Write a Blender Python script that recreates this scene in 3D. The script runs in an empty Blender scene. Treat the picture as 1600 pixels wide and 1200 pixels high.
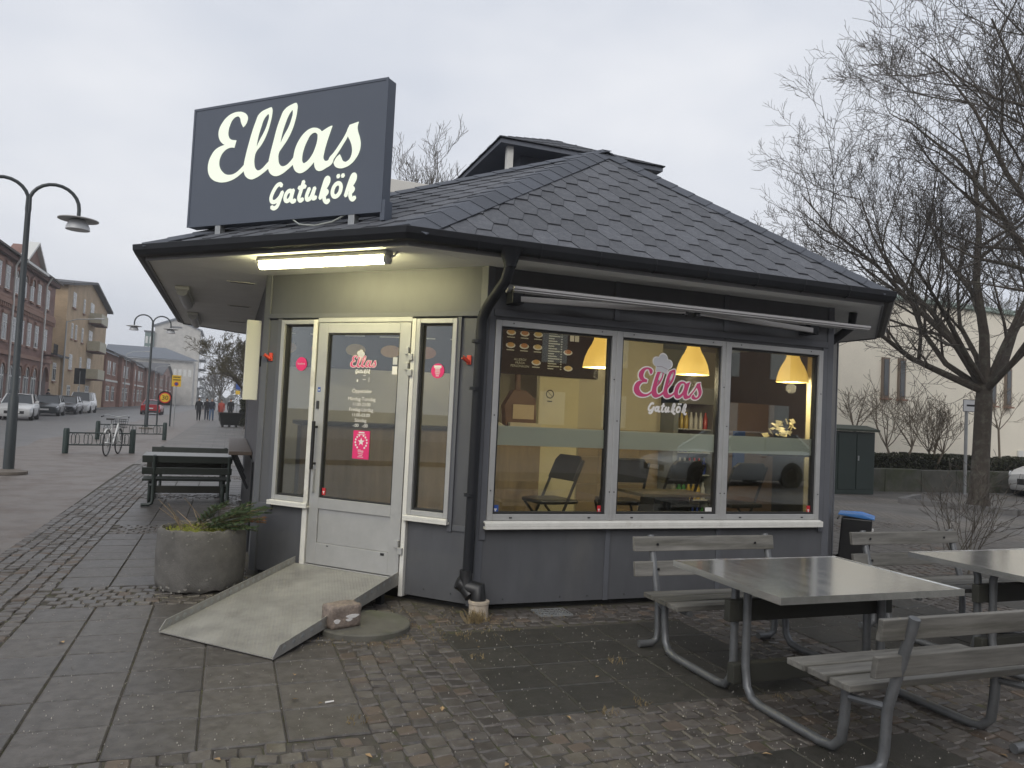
import bpy, math, random
import numpy as np
from mathutils import Matrix, Vector
random.seed(7)
scene = bpy.context.scene
col = scene.collection
PI = math.pi
# site axes: x = along the window front of the kiosk, y = along the street (away from camera), z = up
# ------------------------------------------------------------------ camera
TH = 0.3571
pitch, roll = math.radians(2.4187), math.radians(2.7928)
cp, sp, cr, sr = math.cos(pitch), math.sin(pitch), math.cos(roll), math.sin(roll)
fw = Vector((math.sin(TH) * cp, math.cos(TH) * cp, sp))
u0 = Vector((-math.sin(TH) * sp, -math.cos(TH) * sp, cp))
r0 = Vector((math.cos(TH), -math.sin(TH), 0))
rv = cr * r0 + sr * u0
uv_ = -sr * r0 + cr * u0
cam_d = bpy.data.cameras.new('camera')
cam_d.sensor_width = 36
cam_d.lens = 1178.2 / 1600 * 36
cam_d.clip_end = 3000
cam = bpy.data.objects.new('camera', cam_d)
col.objects.link(cam)
mw = Matrix((rv, uv_, -fw)).transposed().to_4x4()
mw.translation = Vector((-1.887, -5.708, 1.55))
cam.matrix_world = mw
scene.camera = cam
# ------------------------------------------------------------------ sky, sun, exposure
SUN_EL, SUN_AZ = math.radians(38), math.radians(215)   # azimuth clockwise from +y
world = bpy.data.worlds.new('World')
scene.world = world
world.use_nodes = True
nt = world.node_tree
nt.nodes.clear()
out = nt.nodes.new('ShaderNodeOutputWorld')
bg = nt.nodes.new('ShaderNodeBackground')
sky = nt.nodes.new('ShaderNodeTexSky')
sky.sky_type = 'NISHITA'
sky.sun_disc = False
sky.sun_elevation = SUN_EL
sky.sun_rotation = SUN_AZ
sky.dust_density = 5
scl = nt.nodes.new('ShaderNodeVectorMath'); scl.operation = 'SCALE'; scl.inputs['Scale'].default_value = 0.09
tc = nt.nodes.new('ShaderNodeTexCoord')
mp = nt.nodes.new('ShaderNodeMapping'); mp.inputs['Scale'].default_value = (1.2, 1.2, 3.0)
cn = nt.nodes.new('ShaderNodeTexNoise'); cn.inputs['Scale'].default_value = 1.3; cn.inputs['Detail'].default_value = 4; cn.inputs['Roughness'].default_value = .55
cramp = nt.nodes.new('ShaderNodeValToRGB')
cramp.color_ramp.elements[0].position = .3; cramp.color_ramp.elements[0].color = (.53, .575, .665, 1)
cramp.color_ramp.elements[1].position = .7; cramp.color_ramp.elements[1].color = (.79, .805, .845, 1)
mixc = nt.nodes.new('ShaderNodeMix'); mixc.data_type = 'RGBA'; mixc.inputs[0].default_value = 0.93   # the closed cloud cover
L_ = nt.links.new
L_(sky.outputs[0], scl.inputs[0]); L_(scl.outputs[0], mixc.inputs[6])
L_(tc.outputs['Generated'], mp.inputs[0]); L_(mp.outputs[0], cn.inputs['Vector']); L_(cn.outputs[0], cramp.inputs[0])
L_(cramp.outputs[0], mixc.inputs[7]); L_(mixc.outputs[2], bg.inputs['Color']); L_(bg.outputs[0], out.inputs['Surface'])
bg.inputs['Strength'].default_value = 1.0
sun_d = bpy.data.lights.new('sun', 'SUN')
sun_d.energy = 1.3
sun_d.angle = math.radians(40)
sun_d.color = (1, .97, .92)
sun = bpy.data.objects.new('sun', sun_d)
sun.rotation_euler = (math.radians(90) - SUN_EL, 0, -SUN_AZ + PI)
col.objects.link(sun)
scene.view_settings.view_transform = 'Standard'
scene.view_settings.look = 'None'
scene.view_settings.exposure = 0.2
scene.view_settings.gamma = 1
scene.render.engine = 'CYCLES'
scene.cycles.use_denoising = True
scene.cycles.max_bounces = 8
scene.cycles.transparent_max_bounces = 16
scene.cycles.sample_clamp_indirect = 4
# ------------------------------------------------------------------ materials
MATS = {}
def mat(name, c, rough=.6, metal=0., var=0., scale=6., bump=0., bscale=80., bdist=.002, rand=0., emit=None, estr=1., stretch=None, c2=None, thr=(.4, .6), spec=.5, coat=0.):
    """Principled with world-space noise: var = brightness mottling, c2 = second colour patches, rand = per piece variation."""
    if name in MATS: return MATS[name]
    m = bpy.data.materials.new(name); MATS[name] = m
    m.use_nodes = True
    n = m.node_tree.nodes; l = m.node_tree.links
    b = n['Principled BSDF']
    b.inputs['Roughness'].default_value = rough
    b.inputs['Metallic'].default_value = metal
    b.inputs['Specular IOR Level'].default_value = spec
    b.inputs['Coat Weight'].default_value = coat
    b.inputs['Base Color'].default_value = (*c, 1)
    if emit:
        b.inputs['Emission Color'].default_value = (*emit, 1); b.inputs['Emission Strength'].default_value = estr
    if not (var or bump or rand or c2): return m
    geo = n.new('ShaderNodeNewGeometry')
    vec = geo.outputs['Position']
    if stretch:
        mpn = n.new('ShaderNodeMapping'); mpn.inputs['Scale'].default_value = stretch
        l.new(vec, mpn.inputs[0]); vec = mpn.outputs[0]
    cur = None
    if c2:
        nz = n.new('ShaderNodeTexNoise'); nz.inputs['Scale'].default_value = scale * .35; nz.inputs['Detail'].default_value = 7; nz.inputs['Roughness'].default_value = .65
        l.new(vec, nz.inputs['Vector'])
        mr = n.new('ShaderNodeMapRange'); mr.inputs[1].default_value = thr[0]; mr.inputs[2].default_value = thr[1]
        l.new(nz.outputs[0], mr.inputs[0])
        mx = n.new('ShaderNodeMix'); mx.data_type = 'RGBA'; mx.inputs[6].default_value = (*c, 1); mx.inputs[7].default_value = (*c2, 1)
        l.new(mr.outputs[0], mx.inputs[0]); cur = mx.outputs[2]
    val = None
    if var:
        nz = n.new('ShaderNodeTexNoise'); nz.inputs['Scale'].default_value = scale; nz.inputs['Detail'].default_value = 8; nz.inputs['Roughness'].default_value = .7
        l.new(vec, nz.inputs['Vector'])
        mr = n.new('ShaderNodeMapRange'); mr.inputs[1].default_value = .25; mr.inputs[2].default_value = .75; mr.inputs[3].default_value = 1 - var; mr.inputs[4].default_value = 1 + var
        l.new(nz.outputs[0], mr.inputs[0]); val = mr.outputs[0]
    if rand:
        oi = n.new('ShaderNodeObjectInfo')
        ad = n.new('ShaderNodeMath'); ad.operation = 'ADD'; l.new(oi.outputs['Random'], ad.inputs[0]); l.new(geo.outputs['Random Per Island'], ad.inputs[1])
        fr = n.new('ShaderNodeMath'); fr.operation = 'FRACT'; l.new(ad.outputs[0], fr.inputs[0])
        mr = n.new('ShaderNodeMapRange'); mr.inputs[3].default_value = 1 - rand; mr.inputs[4].default_value = 1 + rand
        l.new(fr.outputs[0], mr.inputs[0])
        if val:
            mu = n.new('ShaderNodeMath'); mu.operation = 'MULTIPLY'; l.new(val, mu.inputs[0]); l.new(mr.outputs[0], mu.inputs[1]); val = mu.outputs[0]
        else: val = mr.outputs[0]
    if val:
        hs = n.new('ShaderNodeHueSaturation')
        if cur: l.new(cur, hs.inputs['Color'])
        else: hs.inputs['Color'].default_value = (*c, 1)
        l.new(val, hs.inputs['Value']); cur = hs.outputs[0]
        rr = n.new('ShaderNodeMapRange'); rr.inputs[1].default_value = .6; rr.inputs[2].default_value = 1.4; rr.inputs[3].default_value = max(rough - .1, .03); rr.inputs[4].default_value = min(rough + .1, 1)
        l.new(val, rr.inputs[0]); l.new(rr.outputs[0], b.inputs['Roughness'])
    if cur: l.new(cur, b.inputs['Base Color'])
    if bump:
        nz = n.new('ShaderNodeTexNoise'); nz.inputs['Scale'].default_value = bscale; nz.inputs['Detail'].default_value = 5
        l.new(vec, nz.inputs['Vector'])
        bp = n.new('ShaderNodeBump'); bp.inputs['Strength'].default_value = bump; bp.inputs['Distance'].default_value = bdist
        l.new(nz.outputs[0], bp.inputs['Height']); l.new(bp.outputs[0], b.inputs['Normal'])
    return m
def glass_mat(name, tint=(.9, .93, .9), boost=1.0, base=.0):
    m = bpy.data.materials.new(name); MATS[name] = m; m.use_nodes = True
    n = m.node_tree.nodes; l = m.node_tree.links; n.clear()
    o = n.new('ShaderNodeOutputMaterial'); mx = n.new('ShaderNodeMixShader'); tr = n.new('ShaderNodeBsdfTransparent'); gl = n.new('ShaderNodeBsdfGlossy'); fr = n.new('ShaderNodeFresnel')
    tr.inputs[0].default_value = (*tint, 1); gl.inputs['Roughness'].default_value = .01; fr.inputs[0].default_value = 1.45
    ma = n.new('ShaderNodeMath'); ma.operation = 'MULTIPLY_ADD'; ma.inputs[1].default_value = boost; ma.inputs[2].default_value = base
    l.new(fr.outputs[0], ma.inputs[0]); l.new(ma.outputs[0], mx.inputs[0]); l.new(tr.outputs[0], mx.inputs[1]); l.new(gl.outputs[0], mx.inputs[2]); l.new(mx.outputs[0], o.inputs[0])
    return m
def film_mat(name, c, alpha):
    m = bpy.data.materials.new(name); MATS[name] = m; m.use_nodes = True
    b = m.node_tree.nodes['Principled BSDF']; b.inputs['Base Color'].default_value = (*c, 1); b.inputs['Alpha'].default_value = alpha; b.inputs['Roughness'].default_value = .35
    return m
def brick_mat(name, c1, c2, mortar, sx=.25, sy=.075, axis='yz', var=.15):
    m = bpy.data.materials.new(name); MATS[name] = m; m.use_nodes = True
    n = m.node_tree.nodes; l = m.node_tree.links; b = n['Principled BSDF']; b.inputs['Roughness'].default_value = .85
    geo = n.new('ShaderNodeNewGeometry'); sep = n.new('ShaderNodeSeparateXYZ'); cmb = n.new('ShaderNodeCombineXYZ')
    l.new(geo.outputs['Position'], sep.inputs[0])
    ad = n.new('ShaderNodeMath'); ad.operation = 'ADD'; l.new(sep.outputs[0], ad.inputs[0]); l.new(sep.outputs[1], ad.inputs[1])
    l.new(ad.outputs[0], cmb.inputs[0]); l.new(sep.outputs[2], cmb.inputs[1])
    br = n.new('ShaderNodeTexBrick'); br.inputs['Scale'].default_value = 1; br.inputs['Brick Width'].default_value = sx; br.inputs['Row Height'].default_value = sy; br.inputs['Mortar Size'].default_value = .008
    br.inputs['Color1'].default_value = (*c1, 1); br.inputs['Color2'].default_value = (*c2, 1); br.inputs['Mortar'].default_value = (*mortar, 1)
    l.new(cmb.outputs[0], br.inputs['Vector'])
    nz = n.new('ShaderNodeTexNoise'); nz.inputs['Scale'].default_value = .7; nz.inputs['Detail'].default_value = 6
    l.new(geo.outputs['Position'], nz.inputs['Vector'])
    mr = n.new('ShaderNodeMapRange'); mr.inputs[1].default_value = .3; mr.inputs[2].default_value = .7; mr.inputs[3].default_value = 1 - var; mr.inputs[4].default_value = 1 + var
    l.new(nz.outputs[0], mr.inputs[0])
    hs = n.new('ShaderNodeHueSaturation'); l.new(br.outputs[0], hs.inputs['Color']); l.new(mr.outputs[0], hs.inputs['Value']); l.new(hs.outputs[0], b.inputs['Base Color'])
    return m
# ------------------------------------------------------------------ mesh helpers
def V3(p): return Vector(p)
class MB:
    def __init__(self): self.v = []; self.f = []; self.m = []
    def add(self, vs, fs, mi=0):
        k = len(self.v); self.v += [tuple(p) for p in vs]; self.f += [tuple(i + k for i in q) for q in fs]; self.m += [mi] * len(fs); return self
    def box(self, x0, y0, z0, x1, y1, z1, mi=0):
        if x0 > x1: x0, x1 = x1, x0
        if y0 > y1: y0, y1 = y1, y0
        if z0 > z1: z0, z1 = z1, z0
        return self.add([(x0, y0, z0), (x1, y0, z0), (x1, y1, z0), (x0, y1, z0), (x0, y0, z1), (x1, y0, z1), (x1, y1, z1), (x0, y1, z1)],
                        [(0, 3, 2, 1), (4, 5, 6, 7), (0, 1, 5, 4), (1, 2, 6, 5), (2, 3, 7, 6), (3, 0, 4, 7)], mi)
    def bar(self, a, b, w, h, up=(0, 0, 1), mi=0):
        """rectangular bar from a to b, w across, h along 'up'"""
        a = V3(a); b = V3(b); d = (b - a).normalized(); s = d.cross(V3(up))
        if s.length < 1e-4: s = d.cross(Vector((1, 0, 0)))
        s.normalize(); u = s.cross(d).normalized()
        vs = [p + s * (i * w / 2) + u * (j * h / 2) for p in (a, b) for i, j in ((-1, -1), (1, -1), (1, 1), (-1, 1))]
        return self.add(vs, [(0, 1, 2, 3), (7, 6, 5, 4), (0, 4, 5, 1), (1, 5, 6, 2), (2, 6, 7, 3), (3, 7, 4, 0)], mi)
    def tube(self, pts, r, n=8, caps=True, mi=0):
        pts = [V3(p) for p in pts]; k = len(pts)
        rs = r if isinstance(r, (list, tuple)) else [r] * k
        t0 = (pts[1] - pts[0]).normalized()
        ref = Vector((0, 0, 1)) if abs(t0.z) < .9 else Vector((1, 0, 0))
        s = t0.cross(ref).normalized()
        vs = []
        for i in range(k):
            if i == 0: d = t0
            elif i == k - 1: d = (pts[i] - pts[i - 1]).normalized()
            else:
                d = (pts[i + 1] - pts[i - 1])
                d = d.normalized() if d.length > 1e-9 else t0
            s = (s - d * s.dot(d))
            s = s.normalized() if s.length > 1e-6 else d.orthogonal().normalized()
            u = d.cross(s)
            for j in range(n):
                a = 2 * PI * j / n
                vs.append(pts[i] + (s * math.cos(a) + u * math.sin(a)) * rs[i])
        fs = [(i * n + j, i * n + (j + 1) % n, (i + 1) * n + (j + 1) % n, (i + 1) * n + j) for i in range(k - 1) for j in range(n)]
        if caps: fs += [tuple(range(n - 1, -1, -1)), tuple(range((k - 1) * n, k * n))]
        return self.add(vs, fs, mi)
    def lathe(self, prof, n=20, c=(0, 0, 0), mi=0, sx=1, sy=1):
        vs = []; k = len(prof)
        for r, z in prof:
            for j in range(n):
                a = 2 * PI * j / n; vs.append((c[0] + r * math.cos(a) * sx, c[1] + r * math.sin(a) * sy, c[2] + z))
        fs = [(i * n + j, i * n + (j + 1) % n, (i + 1) * n + (j + 1) % n, (i + 1) * n + j) for i in range(k - 1) for j in range(n)]
        if prof[0][0] > 1e-6: fs.append(tuple(range(n - 1, -1, -1)))
        if prof[-1][0] > 1e-6: fs.append(tuple(range((k - 1) * n, k * n)))
        return self.add(vs, fs, mi)
    def ext(self, poly, vec, mi=0):
        """3-D polygon extruded by vec"""
        n = len(poly); vec = V3(vec); a = [V3(p) for p in poly]; b = [p + vec for p in a]
        return self.add(a + b, [tuple(range(n - 1, -1, -1)), tuple(range(n, 2 * n))] + [(i, (i + 1) % n, n + (i + 1) % n, n + i) for i in range(n)], mi)
    def disc(self, c, r, ax, th=.01, n=20, mi=0):
        c = V3(c); ax = V3(ax).normalized(); s = ax.orthogonal().normalized(); u = ax.cross(s)
        return self.ext([c + (s * math.cos(2 * PI * j / n) + u * math.sin(2 * PI * j / n)) * r for j in range(n)], ax * th, mi)
    def xf(self, M):
        self.v = [tuple(M @ V3(p)) for p in self.v]; return self
    def mesh(self, name, mats, smooth=False):
        me = bpy.data.meshes.new(name)
        me.from_pydata(self.v, [], self.f)
        ms = mats if isinstance(mats, (list, tuple)) else [mats]
        for m in ms: me.materials.append(m)
        if len(ms) > 1: me.polygons.foreach_set('material_index', self.m)
        if smooth:
            me.polygons.foreach_set('use_smooth', [True] * len(me.polygons)); me.update(); me.set_sharp_from_angle(angle=math.radians(40))
        me.update()
        return me
    def build(self, name, mats, parent=None, smooth=False, bevel=0., world=True, **pr):
        return link(name, self.mesh(name, mats, smooth), parent, world, bevel, **pr)
def wpos(o):
    p = Vector((0, 0, 0))
    while o: p = p + o.location; o = o.parent
    return p
def link(name, me, parent=None, world=True, bevel=0., **pr):
    o = bpy.data.objects.new(name, me); col.objects.link(o)
    if parent:
        o.parent = parent
        if world: o.location = -wpos(parent)
    if bevel:
        b = o.modifiers.new('bevel', 'BEVEL'); b.width = bevel; b.segments = 2; b.limit_method = 'ANGLE'; b.angle_limit = math.radians(40)
    for k, v in pr.items(): o[k] = v
    return o
def thing(name, label, cat, loc=(0, 0, 0), rz=0., group=None):
    o = bpy.data.objects.new(name, None); col.objects.link(o)
    o.location = loc; o.rotation_euler = (0, 0, rz); o.empty_display_size = .2
    o['label'] = label; o['category'] = cat
    if group: o['group'] = group
    return o
def tag(o, label, cat, group=None):
    o['label'] = label; o['category'] = cat
    if group: o['group'] = group
    return o
def copy_tree(o, parent=None, **pr):
    c = o.copy(); col.objects.link(c); c.parent = parent
    for k, v in pr.items(): c[k] = v
    for ch in list(o.children): copy_tree(ch, c)
    return c
def struct(o): o['kind'] = 'structure'; return o
def text_mesh(s, size, th=.001, align='CENTER', space=1.0):
    cu = bpy.data.curves.new('txt', 'FONT'); cu.body = s; cu.size = size; cu.align_x = align; cu.extrude = th; cu.space_line = space
    o = bpy.data.objects.new('txt', cu); col.objects.link(o)
    dg = bpy.context.evaluated_depsgraph_get(); me = bpy.data.meshes.new_from_object(o.evaluated_get(dg)); bpy.data.objects.remove(o); bpy.data.curves.remove(cu)
    return me
def frame_m(origin, xdir, ydir):
    x = V3(xdir).normalized(); y = V3(ydir).normalized(); z = x.cross(y)
    m = Matrix((x, y, z)).transposed().to_4x4(); m.translation = V3(origin); return m
def text_obj(name, s, size, M, m, parent, th=.001, align='CENTER', space=1.0):
    me = text_mesh(s, size, th, align, space); me.transform(M); me.materials.clear(); me.materials.append(m)
    return link(name, me, parent)
def curve_fill(splines, th, corner=50):
    """closed outlines (lists of 2-D points) -> filled flat mesh, smooth between corners"""
    cu = bpy.data.curves.new('c', 'CURVE'); cu.dimensions = '2D'; cu.fill_mode = 'BOTH'; cu.extrude = th; cu.resolution_u = 5
    for pts in splines:
        sp_ = cu.splines.new('BEZIER'); sp_.bezier_points.add(len(pts) - 1); sp_.use_cyclic_u = True
        n = len(pts)
        for i, p in enumerate(pts):
            b = sp_.bezier_points[i]; b.co = (p[0], p[1], 0)
            a, c = Vector(pts[i - 1]), Vector(pts[(i + 1) % n]); q = Vector(p)
            d1, d2 = (q - a), (c - q)
            ang = math.degrees(d1.angle(d2)) if d1.length > 1e-9 and d2.length > 1e-9 else 0
            t = 'VECTOR' if ang > corner else 'AUTO'
            b.handle_left_type = t; b.handle_right_type = t
    o = bpy.data.objects.new('c', cu); col.objects.link(o)
    dg = bpy.context.evaluated_depsgraph_get(); me = bpy.data.meshes.new_from_object(o.evaluated_get(dg)); bpy.data.objects.remove(o); bpy.data.curves.remove(cu)
    return me
def ribbon(pts, w, closed=False, ends=True):
    """flat stroke polygon (2-D) round a polyline; w scalar or list"""
    n = len(pts); P = [Vector(p) for p in pts]; ws = w if isinstance(w, list) else [w] * n
    Lf, Rt = [], []
    for i in range(n):
        a = P[i - 1] if (i > 0 or closed) else P[i]; b = P[(i + 1) % n] if (i < n - 1 or closed) else P[i]
        d = (b - a); d = d.normalized() if d.length > 1e-9 else Vector((1, 0)); nn = Vector((-d.y, d.x)) * ws[i] / 2
        Lf.append(P[i] + nn); Rt.append(P[i] - nn)
    return Lf, Rt
# ================================================================== GROUND
CAMP = Vector((-1.887, -5.708, 1.55))
def px(p):
    d = V3(p) - CAMP; z = d.dot(fw)
    if z < .2: return None
    return 800 + 1178.2 * d.dot(rv) / z, 600 - 1178.2 * d.dot(uv_) / z
def inview(p, mx=900, my=420):
    q = px(p)
    return q is not None and -mx < q[0] < 1600 + mx and -my < q[1] < 1200 + my
OCT = [(0, 0), (3.506, 0), (5.12, 1.614), (5.12, 6.9), (3.506, 8.514), (0, 8.514), (-1.614, 6.9), (-1.614, 1.614)]
def wall_dist(x, y):
    """signed distance to the kiosk wall octagon, negative inside"""
    return max(-y, y - 8.514, -1.614 - x, x - 5.12, (-x - y) / math.sqrt(2), (x - 3.506 - y) / math.sqrt(2), (-x + y - 8.514) / math.sqrt(2), (x + y - 12.02) / math.sqrt(2))
m_dirt = mat('joint_dirt', (.056, .049, .040), .9, var=.5, scale=30, c2=(.05, .05, .022), thr=(.5, .6), bump=.5, bscale=200)
m_slab = mat('concrete_slab', (.090, .082, .076), .44, var=.45, scale=34, c2=(.052, .046, .041), thr=(.40, .62), bump=.6, bscale=160, rand=.16)
m_slabd = mat('dark_slab', (.044, .040, .034), .5, var=.45, scale=34, c2=(.029, .028, .022), thr=(.40, .62), bump=.6, bscale=160, rand=.14)
m_sett = mat('granite_sett', (.088, .079, .071), .42, var=.4, scale=34, c2=(.058, .049, .042), thr=(.42, .6), bump=.5, bscale=130, rand=.28)
m_settb = mat('brown_sett', (.092, .070, .054), .55, var=.35, scale=34, bump=.5, bscale=130, rand=.25)
m_asph = mat('asphalt', (.135, .13, .127), .48, var=.25, scale=3, bump=.3, bscale=150, c2=(.10, .096, .092), thr=(.4, .65))
m_verge = mat('gravel_dirt', (.15, .13, .114), .5, var=.35, scale=5, c2=(.105, .08, .064), thr=(.45, .6), bump=.6, bscale=90, bdist=.006)
g = MB(); g.add([(-400, -200, -.03), (300, -200, -.03), (300, 900, -.03), (-400, 900, -.03)], [(0, 1, 2, 3)])
struct(g.build('ground', m_asph))
# pattern material for paving too far off to tell the pieces apart
def far_paving():
    m = bpy.data.materials.new('far_paving'); m.use_nodes = True; n = m.node_tree.nodes; l = m.node_tree.links; b = n['Principled BSDF']; b.inputs['Roughness'].default_value = .55
    geo = n.new('ShaderNodeNewGeometry'); sep = n.new('ShaderNodeSeparateXYZ'); l.new(geo.outputs['Position'], sep.inputs[0])
    def math_(op, a, b_=None, c_=None):
        q = n.new('ShaderNodeMath'); q.operation = op
        for i, x in enumerate((a, b_, c_)):
            if x is None: continue
            if isinstance(x, (int, float)): q.inputs[i].default_value = x
            else: l.new(x, q.inputs[i])
        return q.outputs[0]
    fx = math_('FRACT', math_('DIVIDE', math_('ADD', sep.outputs[0], 1.15 + 27), 2.7)); fy = math_('FRACT', math_('DIVIDE', math_('ADD', sep.outputs[1], 2.7 + 33), 3.3))
    mask = math_('MAXIMUM', math_('LESS_THAN', fx, .75 / 2.7), math_('LESS_THAN', fy, .65 / 3.3))
    def br(w, h, c1, c2, mo, ms, off):
        t = n.new('ShaderNodeTexBrick'); t.inputs['Scale'].default_value = 1; t.inputs['Brick Width'].default_value = w; t.inputs['Row Height'].default_value = h; t.inputs['Mortar Size'].default_value = ms; t.offset = off
        t.inputs['Color1'].default_value = (*c1, 1); t.inputs['Color2'].default_value = (*c2, 1); t.inputs['Mortar'].default_value = (*mo, 1); l.new(geo.outputs['Position'], t.inputs['Vector']); return t.outputs[0]
    sl = br(.39, .379, (.125, .117, .11), (.10, .094, .088), (.055, .05, .044), .01, 0.); st = br(.15, .11, (.18, .165, .15), (.13, .115, .10), (.055, .048, .04), .014, .5)
    mx = n.new('ShaderNodeMix'); mx.data_type = 'RGBA'; l.new(mask, mx.inputs[0]); l.new(sl, mx.inputs[6]); l.new(st, mx.inputs[7])
    nz = n.new('ShaderNodeTexNoise'); nz.inputs['Scale'].default_value = .8; nz.inputs['Detail'].default_value = 8; l.new(geo.outputs['Position'], nz.inputs['Vector'])
    mr = n.new('ShaderNodeMapRange'); mr.inputs[1].default_value = .3; mr.inputs[2].default_value = .7; mr.inputs[3].default_value = .7; mr.inputs[4].default_value = 1.3; l.new(nz.outputs[0], mr.inputs[0])
    hs = n.new('ShaderNodeHueSaturation'); l.new(mx.outputs[2], hs.inputs['Color']); l.new(mr.outputs[0], hs.inputs['Value']); l.new(hs.outputs[0], b.inputs['Base Color'])
    return m
m_farp = far_paving()
g = MB(); g.add([(-4.2, -14, -.009), (16, -14, -.009), (16, 14, -.009), (-4.2, 14, -.009)], [(0, 1, 2, 3)])
pavement = struct(g.build('pavement', m_dirt))
g = MB()
g.add([(-3.9, 13.9, -.001), (30, 13.9, -.001), (30, 140, -.001), (-3.9, 140, -.001)], [(0, 1, 2, 3)])
g.add([(9, -14, -.001), (60, -14, -.001), (60, 13.9, -.001), (9, 13.9, -.001)], [(0, 1, 2, 3)])
struct(g.build('far_pavement', m_farp))
g = MB(); N = 40
vs = []; fs = []
for i in range(N + 1):
    yy = -16 + 156 * (i / N) ** 1.6
    for j, xx in enumerate((-7.6 + .25 * math.sin(yy * .7), -5.6, -3.87 + .05 * math.sin(yy * 2.3))):
        vs.append((xx, yy, -.008 + (.004 if j == 2 else 0)))
fs = [(i * 3 + j, i * 3 + j + 1, i * 3 + j + 4, i * 3 + j + 3) for i in range(N) for j in range(2)]
g.add(vs, fs); struct(g.build('gravel_verge', m_verge))
g = MB(); g.add([(-15.4, -16, -.02), (-7.0, -16, -.02), (-7.0, 500, -.02), (-15.4, 500, -.02)], [(0, 1, 2, 3)]); struct(g.build('road', m_asph))
m_kerb = mat('kerb_stone', (.16, .155, .15), .8, var=.25, scale=8)
g = MB(); g.box(-15.6, -16, -.02, -15.4, 400, .11); struct(g.build('kerb', m_kerb))
m_pave2 = mat('sidewalk_asphalt', (.10, .097, .095), .7, var=.25, scale=2, bump=.3, bscale=120)
g = MB(); g.box(-30, -16, -.02, -15.6, 400, .1); struct(g.build('far_sidewalk', m_pave2))
# --- slabs and setts
slabs = []; setts = []
SX0, SY0 = -.40, -2.05            # a slab field's corner
for fi in range(-2, 4):
    for fj in range(-2, 5):
        bx, by = SX0 + 2.7 * fi, SY0 + 3.3 * fj
        if bx < -3.2: continue
        for i in range(5):
            for j in range(7):
                cx, cy = bx + (i + .5) * .39, by + (j + .5) * .3786
                if wall_dist(cx, cy) < .42: continue
                slabs.append((cx, cy))
        # longitudinal strip left of the field, cross strip below it
        for i in range(7):
            for j in range(30):
                cx, cy = bx - .75 + (i + .5) * .1071, by - .65 + (j + .5) * .11 + (.05 if i % 2 else 0)
                if wall_dist(cx, cy) > .06: setts.append((cx, cy))
        for i in range(18):
            for j in range(6):
                cx, cy = bx + (i + .5) * .1083 + (.05 if j % 2 else 0), by - .65 + (j + .5) * .1083
                if cx < bx + 1.93 and wall_dist(cx, cy) > .06: setts.append((cx, cy))
        for i in range(18):           # apron along the walls and worn corner by the door
            for j in range(25):
                cx, cy = bx + (i + .5) * .1083 + (.05 if j % 2 else 0), by + (j + .5) * .106
                d = wall_dist(cx, cy)
                if .06 < d and not any(abs(cx - a) < .195 + .05 and abs(cy - b) < .19 + .05 for a, b in slabs[-35:]): setts.append((cx, cy))
def cdist(p): return (Vector((p[0], p[1], 0)) - CAMP).length
slabs = [p for p in slabs if inview((p[0], p[1], 0)) and cdist(p) < 22]
setts = [p for p in setts if inview((p[0], p[1], 0)) and cdist(p) < 20.5]
inframe = lambda p: inview((p[0], p[1], 0), 20, 20)
slabs.sort(key=lambda p: (not inframe(p), cdist(p))); setts.sort(key=lambda p: (not inframe(p), cdist(p)))
def slab_geo(g, c, rot, tilt, sx=.1912, sy=.1838):
    b = .006; vs = []
    for (ax, ay, z) in ((sx, sy, -.03), (sx, sy, -b), (sx - b, sy - b, 0)):
        for i, j in ((-1, -1), (1, -1), (1, 1), (-1, 1)):
            x, y = i * ax, j * ay
            vs.append((c[0] + x * math.cos(rot) - y * math.sin(rot), c[1] + x * math.sin(rot) + y * math.cos(rot), c[2] + z + tilt[0] * x + tilt[1] * y))
    g.add(vs, [(0, 1, 5, 4), (1, 2, 6, 5), (2, 3, 7, 6), (3, 0, 4, 7), (4, 5, 9, 8), (5, 6, 10, 9), (6, 7, 11, 10), (7, 4, 8, 11), (8, 9, 10, 11)])
def sett_geo(g, c, rot, tilt, s=1.):
    vs = []; q = [(-.047, -.048), (.002, -.051), (.047, -.047), (.051, .0), (.048, .047), (0, .051), (-.047, .048), (-.05, .002)]
    for k, z in ((1.06, -.035), (1.03, -.008), (.86, 0)):
        for x, y in q:
            x, y = x * k * s, y * k * s
            vs.append((c[0] + x * math.cos(rot) - y * math.sin(rot), c[1] + x * math.sin(rot) + y * math.cos(rot), c[2] + z + tilt[0] * x + tilt[1] * y))
    fs = [(a * 8 + i, a * 8 + (i + 1) % 8, (a + 1) * 8 + (i + 1) % 8, (a + 1) * 8 + i) for a in range(2) for i in range(8)] + [tuple(range(16, 24))]
    g.add(vs, fs)
rnd = random.Random(3)
slab_me = []
for k in range(4):
    g = MB(); slab_geo(g, (0, 0, 0), 0, (rnd.uniform(-.005, .005), rnd.uniform(-.005, .005))); slab_me.append((g.mesh('slab', m_slab), g.mesh('slab', m_slabd)))
sett_me = []
for k in range(8):
    g = MB(); sett_geo(g, (0, 0, 0), rnd.uniform(-.12, .12), (rnd.uniform(-.08, .08), rnd.uniform(-.08, .08)), rnd.uniform(.93, 1.04)); sett_me.append(g.mesh('sett', m_settb if k == 7 else m_sett, True))
rest = MB()
for i, p in enumerate(slabs):
    if i < 300:
        o = link('slab', slab_me[rnd.randrange(4)][1 if p[0] > -.45 and p[1] < .6 else 0], pavement, False); o.location = (p[0], p[1], rnd.uniform(-.002, .001))
        o.rotation_euler = (0, 0, rnd.uniform(-.006, .006) + rnd.choice((0, PI)))
    else: slab_geo(rest, (p[0], p[1], rnd.uniform(-.004, .003)), rnd.uniform(-.012, .012), (rnd.uniform(-.012, .012), rnd.uniform(-.012, .012)))
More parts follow.
